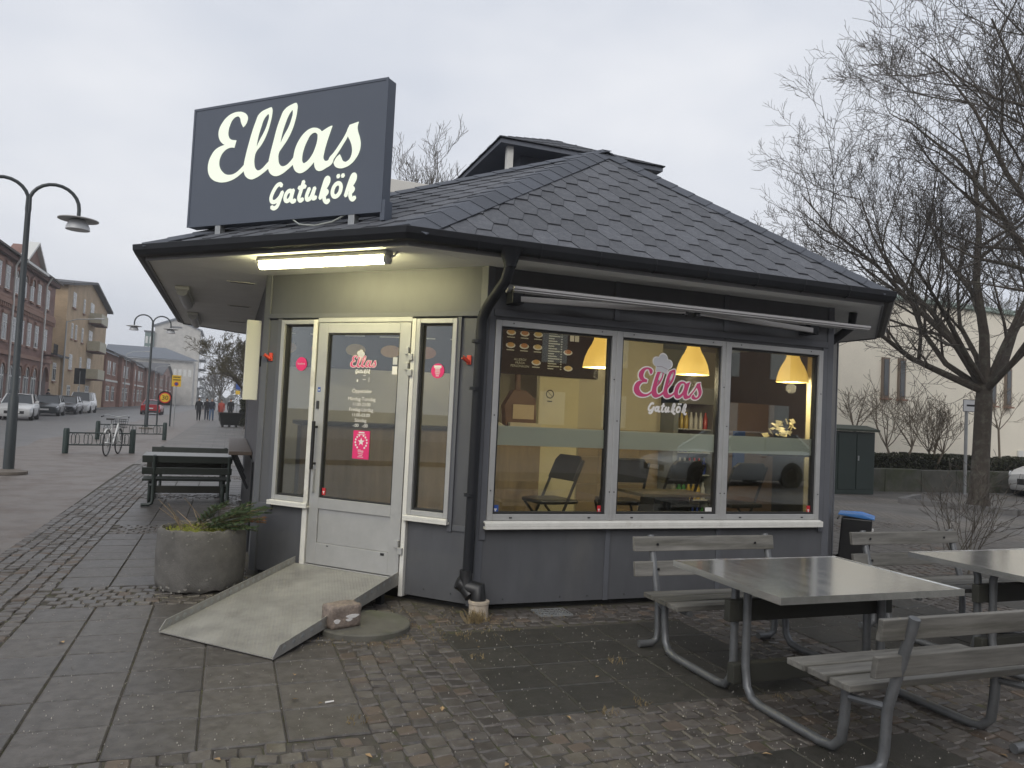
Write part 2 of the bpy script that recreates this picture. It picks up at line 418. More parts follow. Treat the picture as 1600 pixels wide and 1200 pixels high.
if rest.v: o = rest.build('slabs', m_slab, pavement); o['kind'] = 'stuff'
rest = MB(); restb = MB()
for i, p in enumerate(setts):
    x, y = p[0] + rnd.uniform(-.007, .007), p[1] + rnd.uniform(-.007, .007); z = rnd.uniform(-.004, .003)
    if i < 300:
        o = link('sett', rnd.choice(sett_me), pavement, False); o.location = (x, y, z); o.rotation_euler = (0, 0, rnd.choice((0, PI / 2, PI, -PI / 2)) + rnd.uniform(-.06, .06))
    else: sett_geo(restb if rnd.random() < .1 else rest, (x, y, z), rnd.uniform(-.15, .15), (rnd.uniform(-.08, .08), rnd.uniform(-.08, .08)), rnd.uniform(.92, 1.04))
if rest.v: o = rest.build('setts', m_sett, pavement, True); o['kind'] = 'stuff'
if restb.v: o = restb.build('brown_setts', m_settb, pavement, True); o['kind'] = 'stuff'
# grit, crumbs and dry grass between the stones
g = MB(); g2 = MB()
m_grit = mat('grit', (.32, .30, .27), .9, rand=.5); m_dry = mat('dry_grass', (.20, .15, .075), .9, rand=.4)
for k in range(9000):
    d = 1.9 + 8 * rnd.random() ** 1.7; a = rnd.uniform(-.75, .95) + TH
    x, y = CAMP.x + d * math.sin(a), CAMP.y + d * math.cos(a)
    if wall_dist(x, y) < .02: continue
    r = rnd.uniform(.0015, .0045); z = .002 + r * .5
    b = rnd.uniform(0, 6.28)
    g.add([(x + r * math.cos(b), y + r * math.sin(b), z - r), (x + r * math.cos(b + 2.1), y + r * math.sin(b + 2.1), z - r), (x + r * math.cos(b + 4.2), y + r * math.sin(b + 4.2), z - r), (x, y, z + r)], [(0, 1, 3), (1, 2, 3), (2, 0, 3)])
o = g.build('grit', m_grit); o['kind'] = 'stuff'; o['label'] = 'pale sand grains and crumbs strewn over the dark paving'; o['category'] = 'grit'
def tuft(x, y, n, h, spread):
    for k in range(n):
        a = rnd.uniform(0, 6.28); r = spread * math.sqrt(rnd.random()); bx, by = x + r * math.cos(a), y + r * math.sin(a)
        a2 = rnd.uniform(0, 6.28); l = h * rnd.uniform(.4, 1); lean = rnd.uniform(.3, 1.3)
        dx, dy = math.cos(a2) * l * lean, math.sin(a2) * l * lean; w = .0022
        g2.add([(bx - w, by, 0), (bx + w, by, 0), (bx + dx * .5 + w * .7, by + dy * .5, l * .65), (bx + dx * .5 - w * .7, by + dy * .5, l * .65), (bx + dx, by + dy, l * (.9 if lean < .8 else .6))], [(0, 1, 2, 3), (3, 2, 4)])
for k in range(70):                                    # litter along the manhole disc and the door-side apron
    s = rnd.uniform(-1.35, .15); t = -.75 + rnd.uniform(0, .95)
    if wall_dist(s, t) > .03: tuft(s, t, 7, .02, .07)
for k in range(26): tuft(rnd.uniform(-.1, 3.4), -rnd.uniform(.03, .3), 5, .018, .06)
tuft(-.08, -.30, 90, .13, .07); tuft(-.03, -.27, 60, .1, .08)
for (s, t) in ((.33, -2.02), (-.3, -1.1), (.1, -2.1), (1.2, -2.15), (-1.2, -1.9), (.55, -1.35), (-.25, -.6)): tuft(s, t, 22, .035, .06)
o = g2.build('dry_grass', m_dry); o['kind'] = 'stuff'; o['label'] = 'withered straw and weeds growing between the setts'; o['category'] = 'grass'
# fallen leaves
m_leaf = mat('dead_leaf', (.30, .20, .10), .8, rand=.5)
leaf = MB(); leaf.add([(0, 0, .004), (.018, .012, .010), (.045, .003, .006), (.02, -.013, .012)], [(0, 3, 2, 1)]); leaf_me = leaf.mesh('leaf', m_leaf)
LEAVES = [(750, 1012), (930, 1060), (690, 1113), (733, 1157), (795, 1195), (505, 1100), (100, 1006), (460, 1055), (1190, 1180), (885, 1120), (455, 1095), (570, 1180), (1575, 1185), (345, 1190), (925, 938)]
def on_ground(u, v, z=0.):
    d = fw + (u - 800) / 1178.2 * rv - (v - 600) / 1178.2 * uv_
    return CAMP + d * ((z - CAMP.z) / d.z)
spots = ['beside the drain boot', 'on the dark slabs before the window', 'on the setts in front of the ramp', 'low on the brown setts', 'at the bottom edge of the picture', 'on the slab field before the ramp', 'at the far left of the slabs', 'just below the ramp lip', 'below the front bench', 'on the strip of setts in the middle', 'right of the cigarette end', 'near the bottom on the setts', 'in the bottom right corner', 'at the bottom left', 'against the kiosk base']
for i, (u, v) in enumerate(LEAVES):
    p = on_ground(u, v); o = link('fallen_leaf', leaf_me); o.location = (p.x, p.y, .003); o.rotation_euler = (rnd.uniform(-.2, .2), rnd.uniform(-.2, .2), rnd.uniform(0, 6.28)); k = rnd.uniform(.8, 1.3); o.scale = (k, k, k)
    tag(o, 'small withered tan leaf lying ' + spots[i], 'leaf', 'fallen leaves on the paving')
# ================================================================== KIOSK
m_wall = mat('grey_panel', (.084, .086, .093), .48, var=.16, scale=5, stretch=(1, 1, .35), c2=(.102, .101, .10), thr=(.55, .78), bump=.15, bscale=60)
m_batten = mat('grey_batten', (.094, .098, .11), .5, var=.1, scale=4)
m_alu = mat('aluminium_frame', (.40, .40, .395), .42, metal=.3, var=.1, scale=6)
m_white = mat('white_trim', (.62, .61, .57), .55, var=.1, scale=9, c2=(.45, .43, .38), thr=(.6, .75))
m_soffit = mat('soffit_board', (.72, .72, .70), .7, var=.08, scale=3)
m_fascia = mat('fascia_board', (.20, .20, .205), .65, var=.2, scale=5)
m_gutter = mat('black_metal', (.014, .015, .018), .45, var=.15, scale=5, spec=.3)
m_black = mat('black_plastic', (.012, .012, .013), .4)
m_glass = glass_mat('window_glass', (.93, .95, .91), 1.5, .075)
m_rub = mat('rubber_seal', (.02, .02, .02), .6)
m_screw = mat('screw', (.06, .06, .06), .4, metal=.5)
K = thing('kiosk', 'dark grey octagonal street kitchen kiosk with shingled hip roof', 'kiosk', (1.75, 4.25, 0))
S2 = math.sqrt(.5)
# door-face frame: local x to the right seen from outside (= -s), y inward, z up
DM = Matrix(((S2, S2, 0, 0), (-S2, S2, 0, 0), (0, 0, 1, 0), (0, 0, 0, 1)))
def D(mb): return mb.xf(DM)
# --- wall panels, each field of a wall its own panel
def panel(x0, z0, x1, z1, door=False, y0=0., y1=.1):
    g = MB().box(x0, y0, z0, x1, y1, z1)
    if door: D(g)
    return g.build('wall_panel', m_wall, K, bevel=.003)
def batten(x0, z0, x1, z1, door=False, y0=-.016, y1=.0):
    g = MB().box(x0, y0, z0, x1, y1, z1)
    if door: D(g)
    return g.build('batten', m_batten, K, bevel=.002)
ZB, ZT = .045, 2.75
for a, b in ((.055, 1.162), (1.166, 2.276), (2.28, 3.451)):
    panel(a, ZB, b, .645); panel(a, 2.318, b, ZT)
panel(.055, .649, .074, 2.314); panel(3.386, .649, 3.451, 2.314)
for s in (1.164, 2.278): batten(s - .022, ZB, s + .022, .64); batten(s - .022, 2.405, s + .022, ZT - .01)
batten(.06, 2.345, 3.446, 2.40, y0=-.02)
batten(.018, .56, .07, 2.34, y0=-.022); batten(3.39, .6, 3.44, 2.34, y0=-.022)
# door face (x = -s)
panel(-.632, ZB, -.055, .646, True); panel(-2.228, ZB, -1.735, .646, True)
panel(-2.228, 2.33, -.055, ZT, True)
panel(-.245, .65, -.055, 2.326, True); panel(-2.228, .65, -2.075, 2.326, True)
batten(-2.226, 2.336, -.057, 2.375, True, y0=-.03)
batten(-.255, .60, -.215, 2.334, True, y0=-.02); batten(-2.115, .60, -2.07, 2.334, True, y0=-.02)
batten(-.21, .61, -.06, .655, True, y0=-.014); batten(-2.226, .61, -2.12, .655, True, y0=-.014)
# corner posts on every wall corner
for i, (cx, cy) in enumerate(OCT):
    a = Vector(OCT[i - 1]) - Vector((cx, cy)); b = Vector(OCT[(i + 1) % 8]) - Vector((cx, cy)); a.normalize(); b.normalize()
    n = -(a + b).normalized(); c = Vector((cx, cy))
    e = .012 * n
    poly = [(*(c + e + a * .058 + n * .0), ZB - .01), (*(c + n * .02), ZB - .01), (*(c + e + b * .058), ZB - .01), (*(c + b * .054 - n * .08), ZB - .01), (*(c + a * .054 - n * .08), ZB - .01)]
    MB().ext(poly, (0, 0, ZT - ZB + .005)).build('corner_post', m_batten, K, bevel=.003)
# remaining walls (street side with the serving hatch, right and rear sides)
def wall_run(p, q, gap=.058):
    p = Vector(p); q = Vector(q); d = (q - p).normalized(); n = Vector((d.y, -d.x)); Lr = (q - p).length
    k = max(1, round(Lr / 1.2)); w = (Lr - 2 * gap) / k
    for i in range(k):
        a = p + d * (gap + i * w + .002); b = p + d * (gap + (i + 1) * w - .002)
        MB().ext([(*a, ZB), (*b, ZB), (*(b - n * .1), ZB), (*(a - n * .1), ZB)], (0, 0, ZT - ZB)).build('wall_panel', m_wall, K, bevel=.003)
for i in range(1, 7): wall_run(OCT[i], OCT[i + 1])
# plinth
pl = MB(); pl.ext([(x + (1.75 - x) * .02, y + (4.25 - y) * .02, -.01) for x, y in OCT], (0, 0, .07)); pl.build('plinth', mat('plinth', (.03, .03, .03), .9, var=.3), K)
# --- eaves: soffit, fascia, gutter. offsets of the eave from each wall face
OFF = [.42, .42, .5, .42, .5, .83, 1.0, .83]      # faces OCT[i]-OCT[i+1]: window, right chamfer, right, rear chamfer, rear, rear-left chamfer, street side, door
def eave(extra):
    pts = []
    for i in range(8):
        # corner i between face i-1 and face i
        def line(k):
            p = Vector(OCT[k]); q = Vector(OCT[(k + 1) % 8]); d = (q - p).normalized(); n = Vector((d.y, -d.x)); return p + n * (OFF[k] + extra), d
        p1, d1 = line((i - 1) % 8); p2, d2 = line(i)
        den = d1.x * d2.y - d1.y * d2.x; t = ((p2.x - p1.x) * d2.y - (p2.y - p1.y) * d2.x) / den
        pts.append(p1 + d1 * t)
    return pts
ZS = 2.74; ZE = 2.845
E0 = eave(0.)
for i in range(8):                                    # soffit boards, one per side, with recessed seams between
    a, b = E0[i], E0[(i + 1) % 8]; c, d = Vector(OCT[(i + 1) % 8]), Vector(OCT[i])
    m = (a + b + c + d) / 4; poly = [(*(m + (p - m) * .9985), ZS) for p in (a, b, c, d)]
    MB().ext(poly, (0, 0, .015)).build('soffit', m_soffit, K)
    fo = eave(.02); a2, b2 = fo[i], fo[(i + 1) % 8]
    MB().ext([(*a, ZS - .012), (*b, ZS - .012), (*b2, ZS - .012), (*a2, ZS - .012)], (0, 0, .12)).build('fascia', m_fascia, K)
# gutter: one swept profile per side
PRO = [(.022, ZE - .012), (.022, ZE - .085), (.055, ZE - .098), (.095, ZE - .085), (.118, ZE - .045), (.122, ZE), (.115, ZE + .004), (.110, ZE - .04), (.09, ZE - .075), (.055, ZE - .088), (.03, ZE - .078), (.03, ZE - .012)]
rings = [[(*p, z) for p in eave(o)] for o, z in PRO]
for i in range(8):
    g = MB(); n = len(PRO); j = (i + 1) % 8
    vs = [rings[k][i] for k in range(n)] + [rings[k][j] for k in range(n)]
    g.add(vs, [(k, (k + 1) % n, n + (k + 1) % n, n + k) for k in range(n)]); gu = g.build('gutter', m_gutter, K)
    a, b = E0[i], E0[j]; dv = (b - a).normalized(); nn = Vector((dv.y, -dv.x)); ln = (b - a).length
    for q in range(1, int(ln / .55) + 1):             # gutter brackets
        c = a + dv * (q * ln / (int(ln / .55) + 1))
        if i == 0: MB().tube([(*(c + nn * .03), ZE - .088), (*(c + nn * .06), ZE - .099), (*(c + nn * .1), ZE - .085), (*(c + nn * .119), ZE - .04), (*(c + nn * .122), ZE - .0)], .006, 5).build('bracket', m_gutter, gu)
# --- roof
APX = (1.765, 1.6, 4.47); APX2 = (1.765, 6.9, 4.47)
m_under = mat('roof_felt', (.02, .022, .026), .9)
m_shin = mat('slate_shingle', (.090, .095, .108), .8, var=.34, scale=60, c2=(.125, .130, .143), thr=(.45, .7), bump=.7, bscale=420, rand=.2)
er = [(*p, ZE - .006) for p in eave(.045)]
g = MB(); A1, A2 = APX, APX2
roof_faces = [(er[0], er[1], A1), (er[1], er[2], A1), (er[2], er[3], A2, A1), (er[3], er[4], A2), (er[4], er[5], A2), (er[5], er[6], A2), (er[6], er[7], A1, A2), (er[7], er[0], A1)]
for fct in roof_faces: g.add([(p[0], p[1], p[2]) for p in fct], [tuple(range(len(fct)))])
roof = g.build('roof', m_under, K)
def clip(poly, a, b):
    """keep the part of 2-D poly left of a->b"""
    o = []; n = len(poly)
    def side(p): return (b[0] - a[0]) * (p[1] - a[1]) - (b[1] - a[1]) * (p[0] - a[0])
    for i in range(n):
        p, q = poly[i], poly[(i + 1) % n]; sp_, sq = side(p), side(q)
        if sp_ >= 0: o.append(p)
        if sp_ * sq < 0:
            t = sp_ / (sp_ - sq); o.append((p[0] + (q[0] - p[0]) * t, p[1] + (q[1] - p[1]) * t))
    return o
PW, EX, BF = .333, .145, .112
HEX = [(-BF / 2, 0), (BF / 2, 0), ((PW - BF) / 2, EX), (BF / 2, 2 * EX), (-BF / 2, 2 * EX), (-(PW - BF) / 2, EX)]
shared = {}
cnt = 0; rest = MB(); srn = random.Random(11)
for fi in (0, 7, 1, 6, 2, 3, 4, 5):
    fct = [V3(p) for p in roof_faces[fi]]
    o0, ex = fct[0], (fct[1] - fct[0]).normalized(); nrm = (fct[1] - fct[0]).cross(fct[-1] - fct[0]).normalized(); ey = nrm.cross(ex)
    tri = [((p - o0).dot(ex), (p - o0).dot(ey)) for p in fct]
    W = tri[1][0]; Hh = max(p[1] for p in tri)
    r = -1
    while r * EX < Hh:
        k0 = int(min(p[0] for p in tri) / PW) - 1
        for k in range(k0, int(max(p[0] for p in tri) / PW) + 2):
            cx = (k + (.5 if r % 2 else 0.)) * PW + .1; cy = r * EX
            sh = .985
            poly = [(cx + x * sh, cy + EX + (y - EX) * sh) for x, y in HEX]
            n = len(tri); whole = True
            cl = poly
            for i in range(n):
                c2 = clip(cl, tri[i], tri[(i + 1) % n])
                cl = c2
                if len(cl) < 3: break
            if len(cl) < 3: continue
            ar = abs(sum(cl[i][0] * cl[(i + 1) % len(cl)][1] - cl[(i + 1) % len(cl)][0] * cl[i][1] for i in range(len(cl)))) / 2
            if ar < .0025: continue
            j = srn.uniform(-.0015, .0025)
            pts = []
            for x, y in cl:
                hgt = .014 - .010 * (y - cy) / (2 * EX) + j
                pts.append(o0 + ex * x + ey * y + nrm * hgt)
            low = [o0 + ex * x + ey * y + nrm * .001 for x, y in cl]
            nn = len(cl); fs = [tuple(range(nn))] + [(i, nn + i, nn + (i + 1) % nn, (i + 1) % nn) for i in range(nn)]
            if cnt < 300 and fi in (0, 7):
                MB().add(pts + low, fs).build('shingle', m_shin, roof); cnt += 1
            else: rest.add(pts + low, fs)
        r += 1
o = rest.build('shingles', m_shin, roof); o['kind'] = 'stuff'
m_cap = mat('hip_shingle', (.08, .088, .106), .8, var=.28, scale=50, bump=.6, bscale=400, rand=.16)
def hip_caps(a, b, i1, i2, w=.15):
    n1, n2 = FN[i1], FN[i2]; c1, c2 = [sum((V3(p) for p in roof_faces[i]), Vector()) / len(roof_faces[i]) for i in (i1, i2)]
    a = V3(a); b = V3(b); d = (b - a).normalized(); Ln = (b - a).length; k = int(Ln / .21)
    for i in range(k + 1):
        p = a + d * (i * .21); q = a + d * min(i * .21 + .30, Ln + .02)
        up = (n1 + n2).normalized()
        l1 = (c1 - p); l1 = (l1 - d * l1.dot(d)); l1 = (l1 - n1 * l1.dot(n1)).normalized() * w
        l2 = (c2 - p); l2 = (l2 - d * l2.dot(d)); l2 = (l2 - n2 * l2.dot(n2)).normalized() * w
        h1, h2 = .026, .017
        vs = [p + l1 + n1 * h1, p + up * (h1 + .012), p + l2 + n2 * h1, q + l1 * .96 + n1 * h2, q + up * (h2 + .012), q + l2 * .96 + n2 * h2]
        dn_ = [v - up * .006 for v in vs]
        MB().add(vs + dn_, [(0, 1, 4, 3), (1, 2, 5, 4), (6, 9, 10, 7), (7, 10, 11, 8), (0, 6, 7, 1), (1, 7, 8, 2), (3, 4, 10, 9), (4, 5, 11, 10), (0, 3, 9, 6), (2, 8, 11, 5)]).build('hip_cap', m_cap, roof)
def fnorm(fct): 
    f = [V3(p) for p in fct]; n = (f[1] - f[0]).cross(f[-1] - f[0]).normalized(); return n if n.z > 0 else -n
FN = [fnorm(f) for f in roof_faces]
for i in (0, 1, 7, 2):
    hip_caps(er[i], A1, i, (i - 1) % 8)
hip_caps(A1, A2, 2, 6)
# --- ventilation lantern on the ridge
m_lant = mat('lantern_dark', (.12, .13, .155), .7, var=.15, scale=4)
x0, x1, y0, y1, zl = .74, 2.80, 2.05, 6.4, 4.555
lan = MB().box(x0 + .35, y0 + .3, 4.0, x1 - .35, y1 - .3, zl + .02).build('lantern_wall', m_lant, K)
for px_, py_ in ((x0 + .14, y0 + .1), (x1 - .14, y0 + .1), (x0 + .14, y1 - .14), (x1 - .14, y1 - .14)):
    MB().box(px_ - .035, py_ - .035, 4.05, px_ + .035, py_ + .035, zl).build('lantern_post', m_white, K)
cz = zl + .53
g = MB(); g.box(x0, y0, zl, x1, y1, zl + .05); g.build('lantern_fascia', m_lant, K)
cA = ((x0 + x1) / 2, y0 + 1.0, cz); cB = ((x0 + x1) / 2, y1 - 1.0, cz); e = .02; zz = zl + .053
q = [(x0 - e, y0 - e, zz), (x1 + e, y0 - e, zz), (x1 + e, y1 + e, zz), (x0 - e, y1 + e, zz)]
lr = MB().add(q + [cA, cB], [(0, 1, 4), (1, 2, 5, 4), (2, 3, 5), (3, 0, 4, 5), (3, 2, 1, 0)]).build('lantern_roof', m_under, K)
# lantern shingles in courses
rest = MB()
for fct in ((q[0], q[1], cA), (q[3], q[0], cA, cB), (q[1], q[2], cB, cA)):
    f = [V3(p) for p in fct]; o0, ex = f[0], (f[1] - f[0]).normalized(); nrm = (f[1] - f[0]).cross(f[-1] - f[0]).normalized(); ey = nrm.cross(ex); tri = [((p - o0).dot(ex), (p - o0).dot(ey)) for p in f]
    for r in range(-1, 12):
        for k in range(-2, 16):
            cl = [(k * PW + (.166 if r % 2 else 0) + x * .985, r * EX + EX + (y - EX) * .985) for x, y in HEX]
            for i in range(len(tri)):
                cl = clip(cl, tri[i], tri[(i + 1) % len(tri)])
                if len(cl) < 3: break
            if len(cl) < 3: continue
            pts = [o0 + ex * x + ey * y + nrm * (.014 - .01 * (y - r * EX) / (2 * EX)) for x, y in cl]; low = [o0 + ex * x + ey * y + nrm * .001 for x, y in cl]; nn = len(cl)
            rest.add(pts + low, [tuple(range(nn))] + [(i, nn + i, nn + (i + 1) % nn, (i + 1) % nn) for i in range(nn)])
o = rest.build('shingles', m_shin, lr); o['kind'] = 'stuff'
# --- windows
def frame_rect(g, x0, z0, x1, z1, w, y0, y1):
    g.box(x0, y0, z0, x0 + w, y1, z1); g.box(x1 - w, y0, z0, x1, y1, z1); g.box(x0 + w, y0, z0, x1 - w, y1, z0 + w); g.box(x0 + w, y0, z1 - w, x1 - w, y1, z1); return g
WX = [.074, 1.175, 2.288, 3.386]; WZ0, WZ1 = .714, 2.315
m_film = film_mat('frosted_film', (.90, .93, .88), .86)
g = MB(); g.box(.05, -.075, .648, 3.40, .0, .668); g.box(.05, -.075, .668, 3.40, -.055, .70); g.ext([(.05, -.07, .70), (3.40, -.07, .70), (3.40, .0, .715), (.05, .0, .715)], (0, 0, -.015)); g.build('window_sill', m_white, K, bevel=.003)
for i in range(3):
    a, b = WX[i] + (.0 if i == 0 else .002), WX[i + 1] - (.0 if i == 2 else .002)
    w = frame_rect(MB(), a, WZ0, b, WZ1, .048, -.028, .07).build('window', m_alu, K, bevel=.004)
    frame_rect(MB(), a + .049, WZ0 + .049, b - .049, WZ1 - .049, .016, -.006, .05).build('seal', m_rub, w)
    MB().box(a + .05, .018, WZ0 + .05, b - .05, .024, WZ1 - .05).build('pane', m_glass, w)
    MB().box(a + .066, .026, 1.312, b - .066, .0275, 1.468).build('frosted_strip', m_film, w)
    for zz in (WZ0 + .02,):
        for xx in (a + .2, b - .2): MB().box(xx - .012, -.031, zz - .004, xx + .012, -.027, zz + .006).build('drain_slot', m_black, w)
    for xx, zz in ((a + .02, .95), (a + .02, 1.55), (b - .02, .95), (b - .02, 1.9), (a + .15, WZ1 - .02), (b - .15, WZ1 - .02)):
        MB().disc((xx, -.028, zz), .006, (0, -1, 0), .003, 8).build('screw', m_screw, w)
for xx in (1.175, 2.288): MB().box(xx - .012, -.036, WZ0 + .002, xx + .012, -.026, WZ1 - .002).build('mullion_cover', m_alu, K, bevel=.003)
# --- door front: sidelights, door frame, door leaf
def dbox(*a): return D(MB().box(*a))
for (a, b) in ((-.635, -.25), (-2.068, -1.654)):
    w = D(frame_rect(MB(), a, .70, b, 2.32, .04, -.03, .07)).build('sidelight', m_alu, K, bevel=.004)
    D(frame_rect(MB(), a + .041, .741, b - .041, 2.279, .014, -.006, .05)).build('seal', m_rub, w)
    dbox(a + .042, .018, .742, b - .042, .024, 2.278).build('pane', m_glass, w)
    g = MB().box(a - .015, -.07, .655, b + .015, .0, .672); g.box(a - .015, -.07, .672, b + .015, -.055, .695); g.box(a, -.054, .672, b, -.0, .698); D(g).build('sill', m_white, w, bevel=.003)
dbox(-.634, -.035, .03, -.672, .05, 2.32).build('door_jamb', m_white, K, bevel=.003); dbox(-1.655, -.035, .03, -1.70, .05, 2.32).build('door_jamb', m_white, K, bevel=.003)
dbox(-1.652, -.03, .13, -.674, .09, .172).build('threshold', m_alu, K, bevel=.003); dbox(-1.652, -.03, 2.294, -.674, .07, 2.335).build('door_head', m_alu, K, bevel=.003)
dbox(-1.733, .0, .05, -1.701, .05, .646).build('trim_board', m_white, K)
g = MB(); X0, X1 = -1.645, -.69
g.box(X0, -.022, .18, X0 + .10, .04, 2.29); g.box(X1 - .105, -.022, .18, X1, .04, 2.29)
g.box(X0 + .10, -.022, 2.20, X1 - .105, .04, 2.29); g.box(X0 + .10, -.022, .66, X1 - .105, .04, .755); g.box(X0 + .10, -.022, .18, X1 - .105, .04, .365)
door = D(g).build('door', m_alu, K, bevel=.003)
dbox(X0 + .102, -.008, .367, X1 - .107, .03, .658).build('door_panel', m_alu, door, bevel=.002)
D(frame_rect(MB(), X0 + .101, .756, X1 - .106, 2.199, .012, -.012, .03)).build('seal', m_rub, door)
dbox(X0 + .11, .005, .765, X1 - .115, .011, 2.19).build('pane', m_glass, door)
g = MB(); g.box(X0 + .03, -.085, 1.0, X0 + .055, -.06, 1.42); g.box(X0 + .034, -.062, 1.04, X0 + .05, -.02, 1.06); g.box(X0 + .034, -.062, 1.36, X0 + .05, -.02, 1.38); D(g).build('pull_handle', m_black, door, bevel=.004)
dbox(X0 + .032, -.05, .80, X0 + .052, -.021, 1.0).build('lock_rod', m_alu, door)
dbox(X0 + .022, -.03, 1.53, X0 + .048, -.021, 1.60).build('lock_plate', m_screw, door)
for z in (2.03, 1.90, .43):
    g = MB(); g.box(X1 - .035, -.055, z - .01, X1 + .005, -.021, z + .05); g.box(X1 + .002, -.055, z - .06, X1 + .045, -.034, z - .005); D(g).build('hinge', m_alu, door, bevel=.003)
dbox(-.87, -.026, .335, -.835, -.021, .355).build('keyhole', m_black, door)
dbox(-1.43, -.026, .345, -1.41, -.021, .352).build('keyhole', m_black, door)
# white trim below the sidelights beside the ramp
# --- downpipe at the near corner
g = MB()
P = [(.03, -.49, 2.76), (.03, -.485, 2.66), (.02, -.44, 2.56), (-.015, -.16, 2.40), (-.035, -.085, 2.30), (-.035, -.075, 2.2), (-.045, -.075, .32)]
dp = g.tube([(p[0] - .03, p[1], p[2]) for p in P], .042, 14).build('downpipe', m_gutter, K, True)
g = MB(); g.lathe([(.10, 0), (.085, -.02), (.048, -.12), (.046, -.14)], 14, (.0, -.49, 2.79)); g.build('outlet', m_gutter, dp, True)
for z in (2.12, 1.75, .92): g = MB(); g.tube([(-.09, -.075, z - .012), (-.09, -.075, z + .012)], .047, 14); g.box(-.08, -.05, z - .01, -.03, .0, z + .01); g.build('pipe_clamp', m_gutter, dp, True)
g = MB(); g.tube([(-.09, -.075, .34), (-.09, -.08, .20), (-.06, -.13, .15)], [.05, .055, .05], 12); g.tube([(-.155, -.06, .245), (-.09, -.07, .215), (-.01, -.14, .20), (-.005, -.15, .10)], [.05, .06, .07, .065], 12); g.build('boot', m_black, dp, True)
g = MB(); g.lathe([(.075, -.02), (.075, .10), (.082, .105), (.082, .125), (.06, .125)], 18, (-.005, -.17, 0)); g.build('drain_pipe', mat('old_plastic', (.42, .36, .29), .6, var=.25, scale=20), dp, True)
# second downpipe elbow behind the right corner
MB().tube([(3.86, .10, 2.74), (3.86, .12, 2.6), (3.70, .26, 2.42), (3.64, .30, 2.3), (3.63, .31, .1)], .042, 12).build('downpipe', m_gutter, K, True)
# little round screws on the lower panels
for s in (.25, .75, 1.0, 1.35, 1.8, 2.15, 2.5, 3.0): MB().disc((s, -.001, .085), .006, (0, -1, 0), .003, 8).build('screw', m_screw, K)
for s in (-.2, -.45, -1.95): D(MB().disc((s, -.001, .11), .006, (0, -1, 0), .003, 8)).build('screw', m_screw, K)
# soffit vents on the street side
for t in (2.2, 4.15, 6.1): 
    v = MB().box(-1.98, t - .03, ZS - .008, -1.70, t + .03, ZS - .002).build('soffit_vent', m_white, K); MB().box(-1.95, t - .018, ZS - .011, -1.73, t + .018, ZS - .007).build('slot', m_black, v)
# serving shelf and hatch rail on the street side
MB().box(-1.86, 3.0, .98, -1.62, 6.4, 1.02).build('serving_shelf', mat('shelf_top', (.10, .075, .06), .5, var=.2), K, bevel=.005)
for t in (3.2, 4.3, 5.4): MB().bar((-1.64, t, .6), (-1.82, t, .97), .03, .03).build('shelf_bracket', m_gutter, K)
MB().box(-1.635, 2.4, .05, -1.62, 5.8, .95).build('hatch_front', m_gutter, K)
# ================================================================== SIGN AND LETTERING
SRC = np.array([(108, 293), (1512, 52), (1512, 1060), (72, 1140)], float); DST = np.array([(0, 1.053), (2.04, 1.053), (2.04, 0), (0, 0)], float)
A_ = []
for (x, y), (u, v) in zip(SRC, DST):
    A_ += [[x, y, 1, 0, 0, 0, -u * x, -u * y, -u], [0, 0, 0, x, y, 1, -v * x, -v * y, -v]]
Hm = np.linalg.svd(np.array(A_))[2][-1].reshape(3, 3)
def hom(p):
    q = Hm @ np.array([p[0], p[1], 1.]); return (q[0] / q[2], q[1] / q[2])
GL = {}
GL['E'] = [[(485, 350), (478, 330), (455, 312), (420, 308), (380, 318), (340, 345), (308, 385), (287, 430), (282, 470), (292, 510), (312, 535), (328, 545), (300, 555), (262, 580), (235, 620), (218, 665), (213, 715), (222, 760), (248, 795), (285, 812), (325, 815), (370, 805), (410, 785), (445, 757), (478, 725), (478, 682), (440, 725), (410, 750), (375, 762), (340, 757), (312, 735), (295, 705), (290, 670), (298, 630), (318, 595), (345, 572), (375, 563), (395, 565), (408, 512), (385, 510), (362, 500), (350, 475), (350, 440), (360, 400), (378, 362), (400, 343), (418, 340), (432, 355), (440, 385), (455, 417), (470, 400), (482, 372)]]
GL['l'] = [[(655, 275), (640, 280), (568, 325), (545, 380), (520, 460), (500, 540), (482, 620), (470, 700), (475, 755), (495, 785), (525, 797), (560, 785), (605, 755), (655, 712), (660, 655), (630, 690), (600, 722), (575, 733), (553, 718), (543, 680), (543, 640), (552, 600), (590, 545), (625, 470), (648, 390), (660, 320), (660, 290)],
           [(632, 320), (605, 355), (583, 420), (563, 500), (553, 572), (580, 510), (612, 445), (632, 385), (640, 335)]]
GL['l2'] = [[(835, 243), (820, 247), (748, 297), (725, 350), (700, 430), (680, 520), (660, 610), (648, 690), (652, 735), (672, 765), (700, 776), (740, 765), (785, 732), (835, 685), (838, 630), (800, 680), (775, 700), (750, 705), (728, 690), (718, 655), (720, 605), (740, 570), (775, 515), (808, 445), (830, 370), (842, 295), (842, 260)],
            [(808, 290), (785, 325), (758, 395), (738, 470), (726, 548), (755, 480), (785, 420), (805, 360), (813, 310)]]
GL['a'] = [[(1108, 410), (1095, 414), (1032, 453), (1015, 435), (985, 425), (950, 430), (905, 462), (870, 510), (845, 565), (832, 625), (828, 680), (838, 725), (858, 750), (885, 757), (920, 742), (955, 710), (986, 672), (988, 700), (995, 722), (1010, 740), (1035, 742), (1070, 724), (1120, 685), (1130, 630), (1085, 668), (1065, 670), (1052, 650), (1055, 610), (1070, 540), (1090, 470)],
           [(985, 460), (955, 470), (925, 520), (903, 580), (893, 640), (897, 675), (910, 687), (935, 670), (965, 630), (990, 570), (1003, 510), (1003, 475)]]
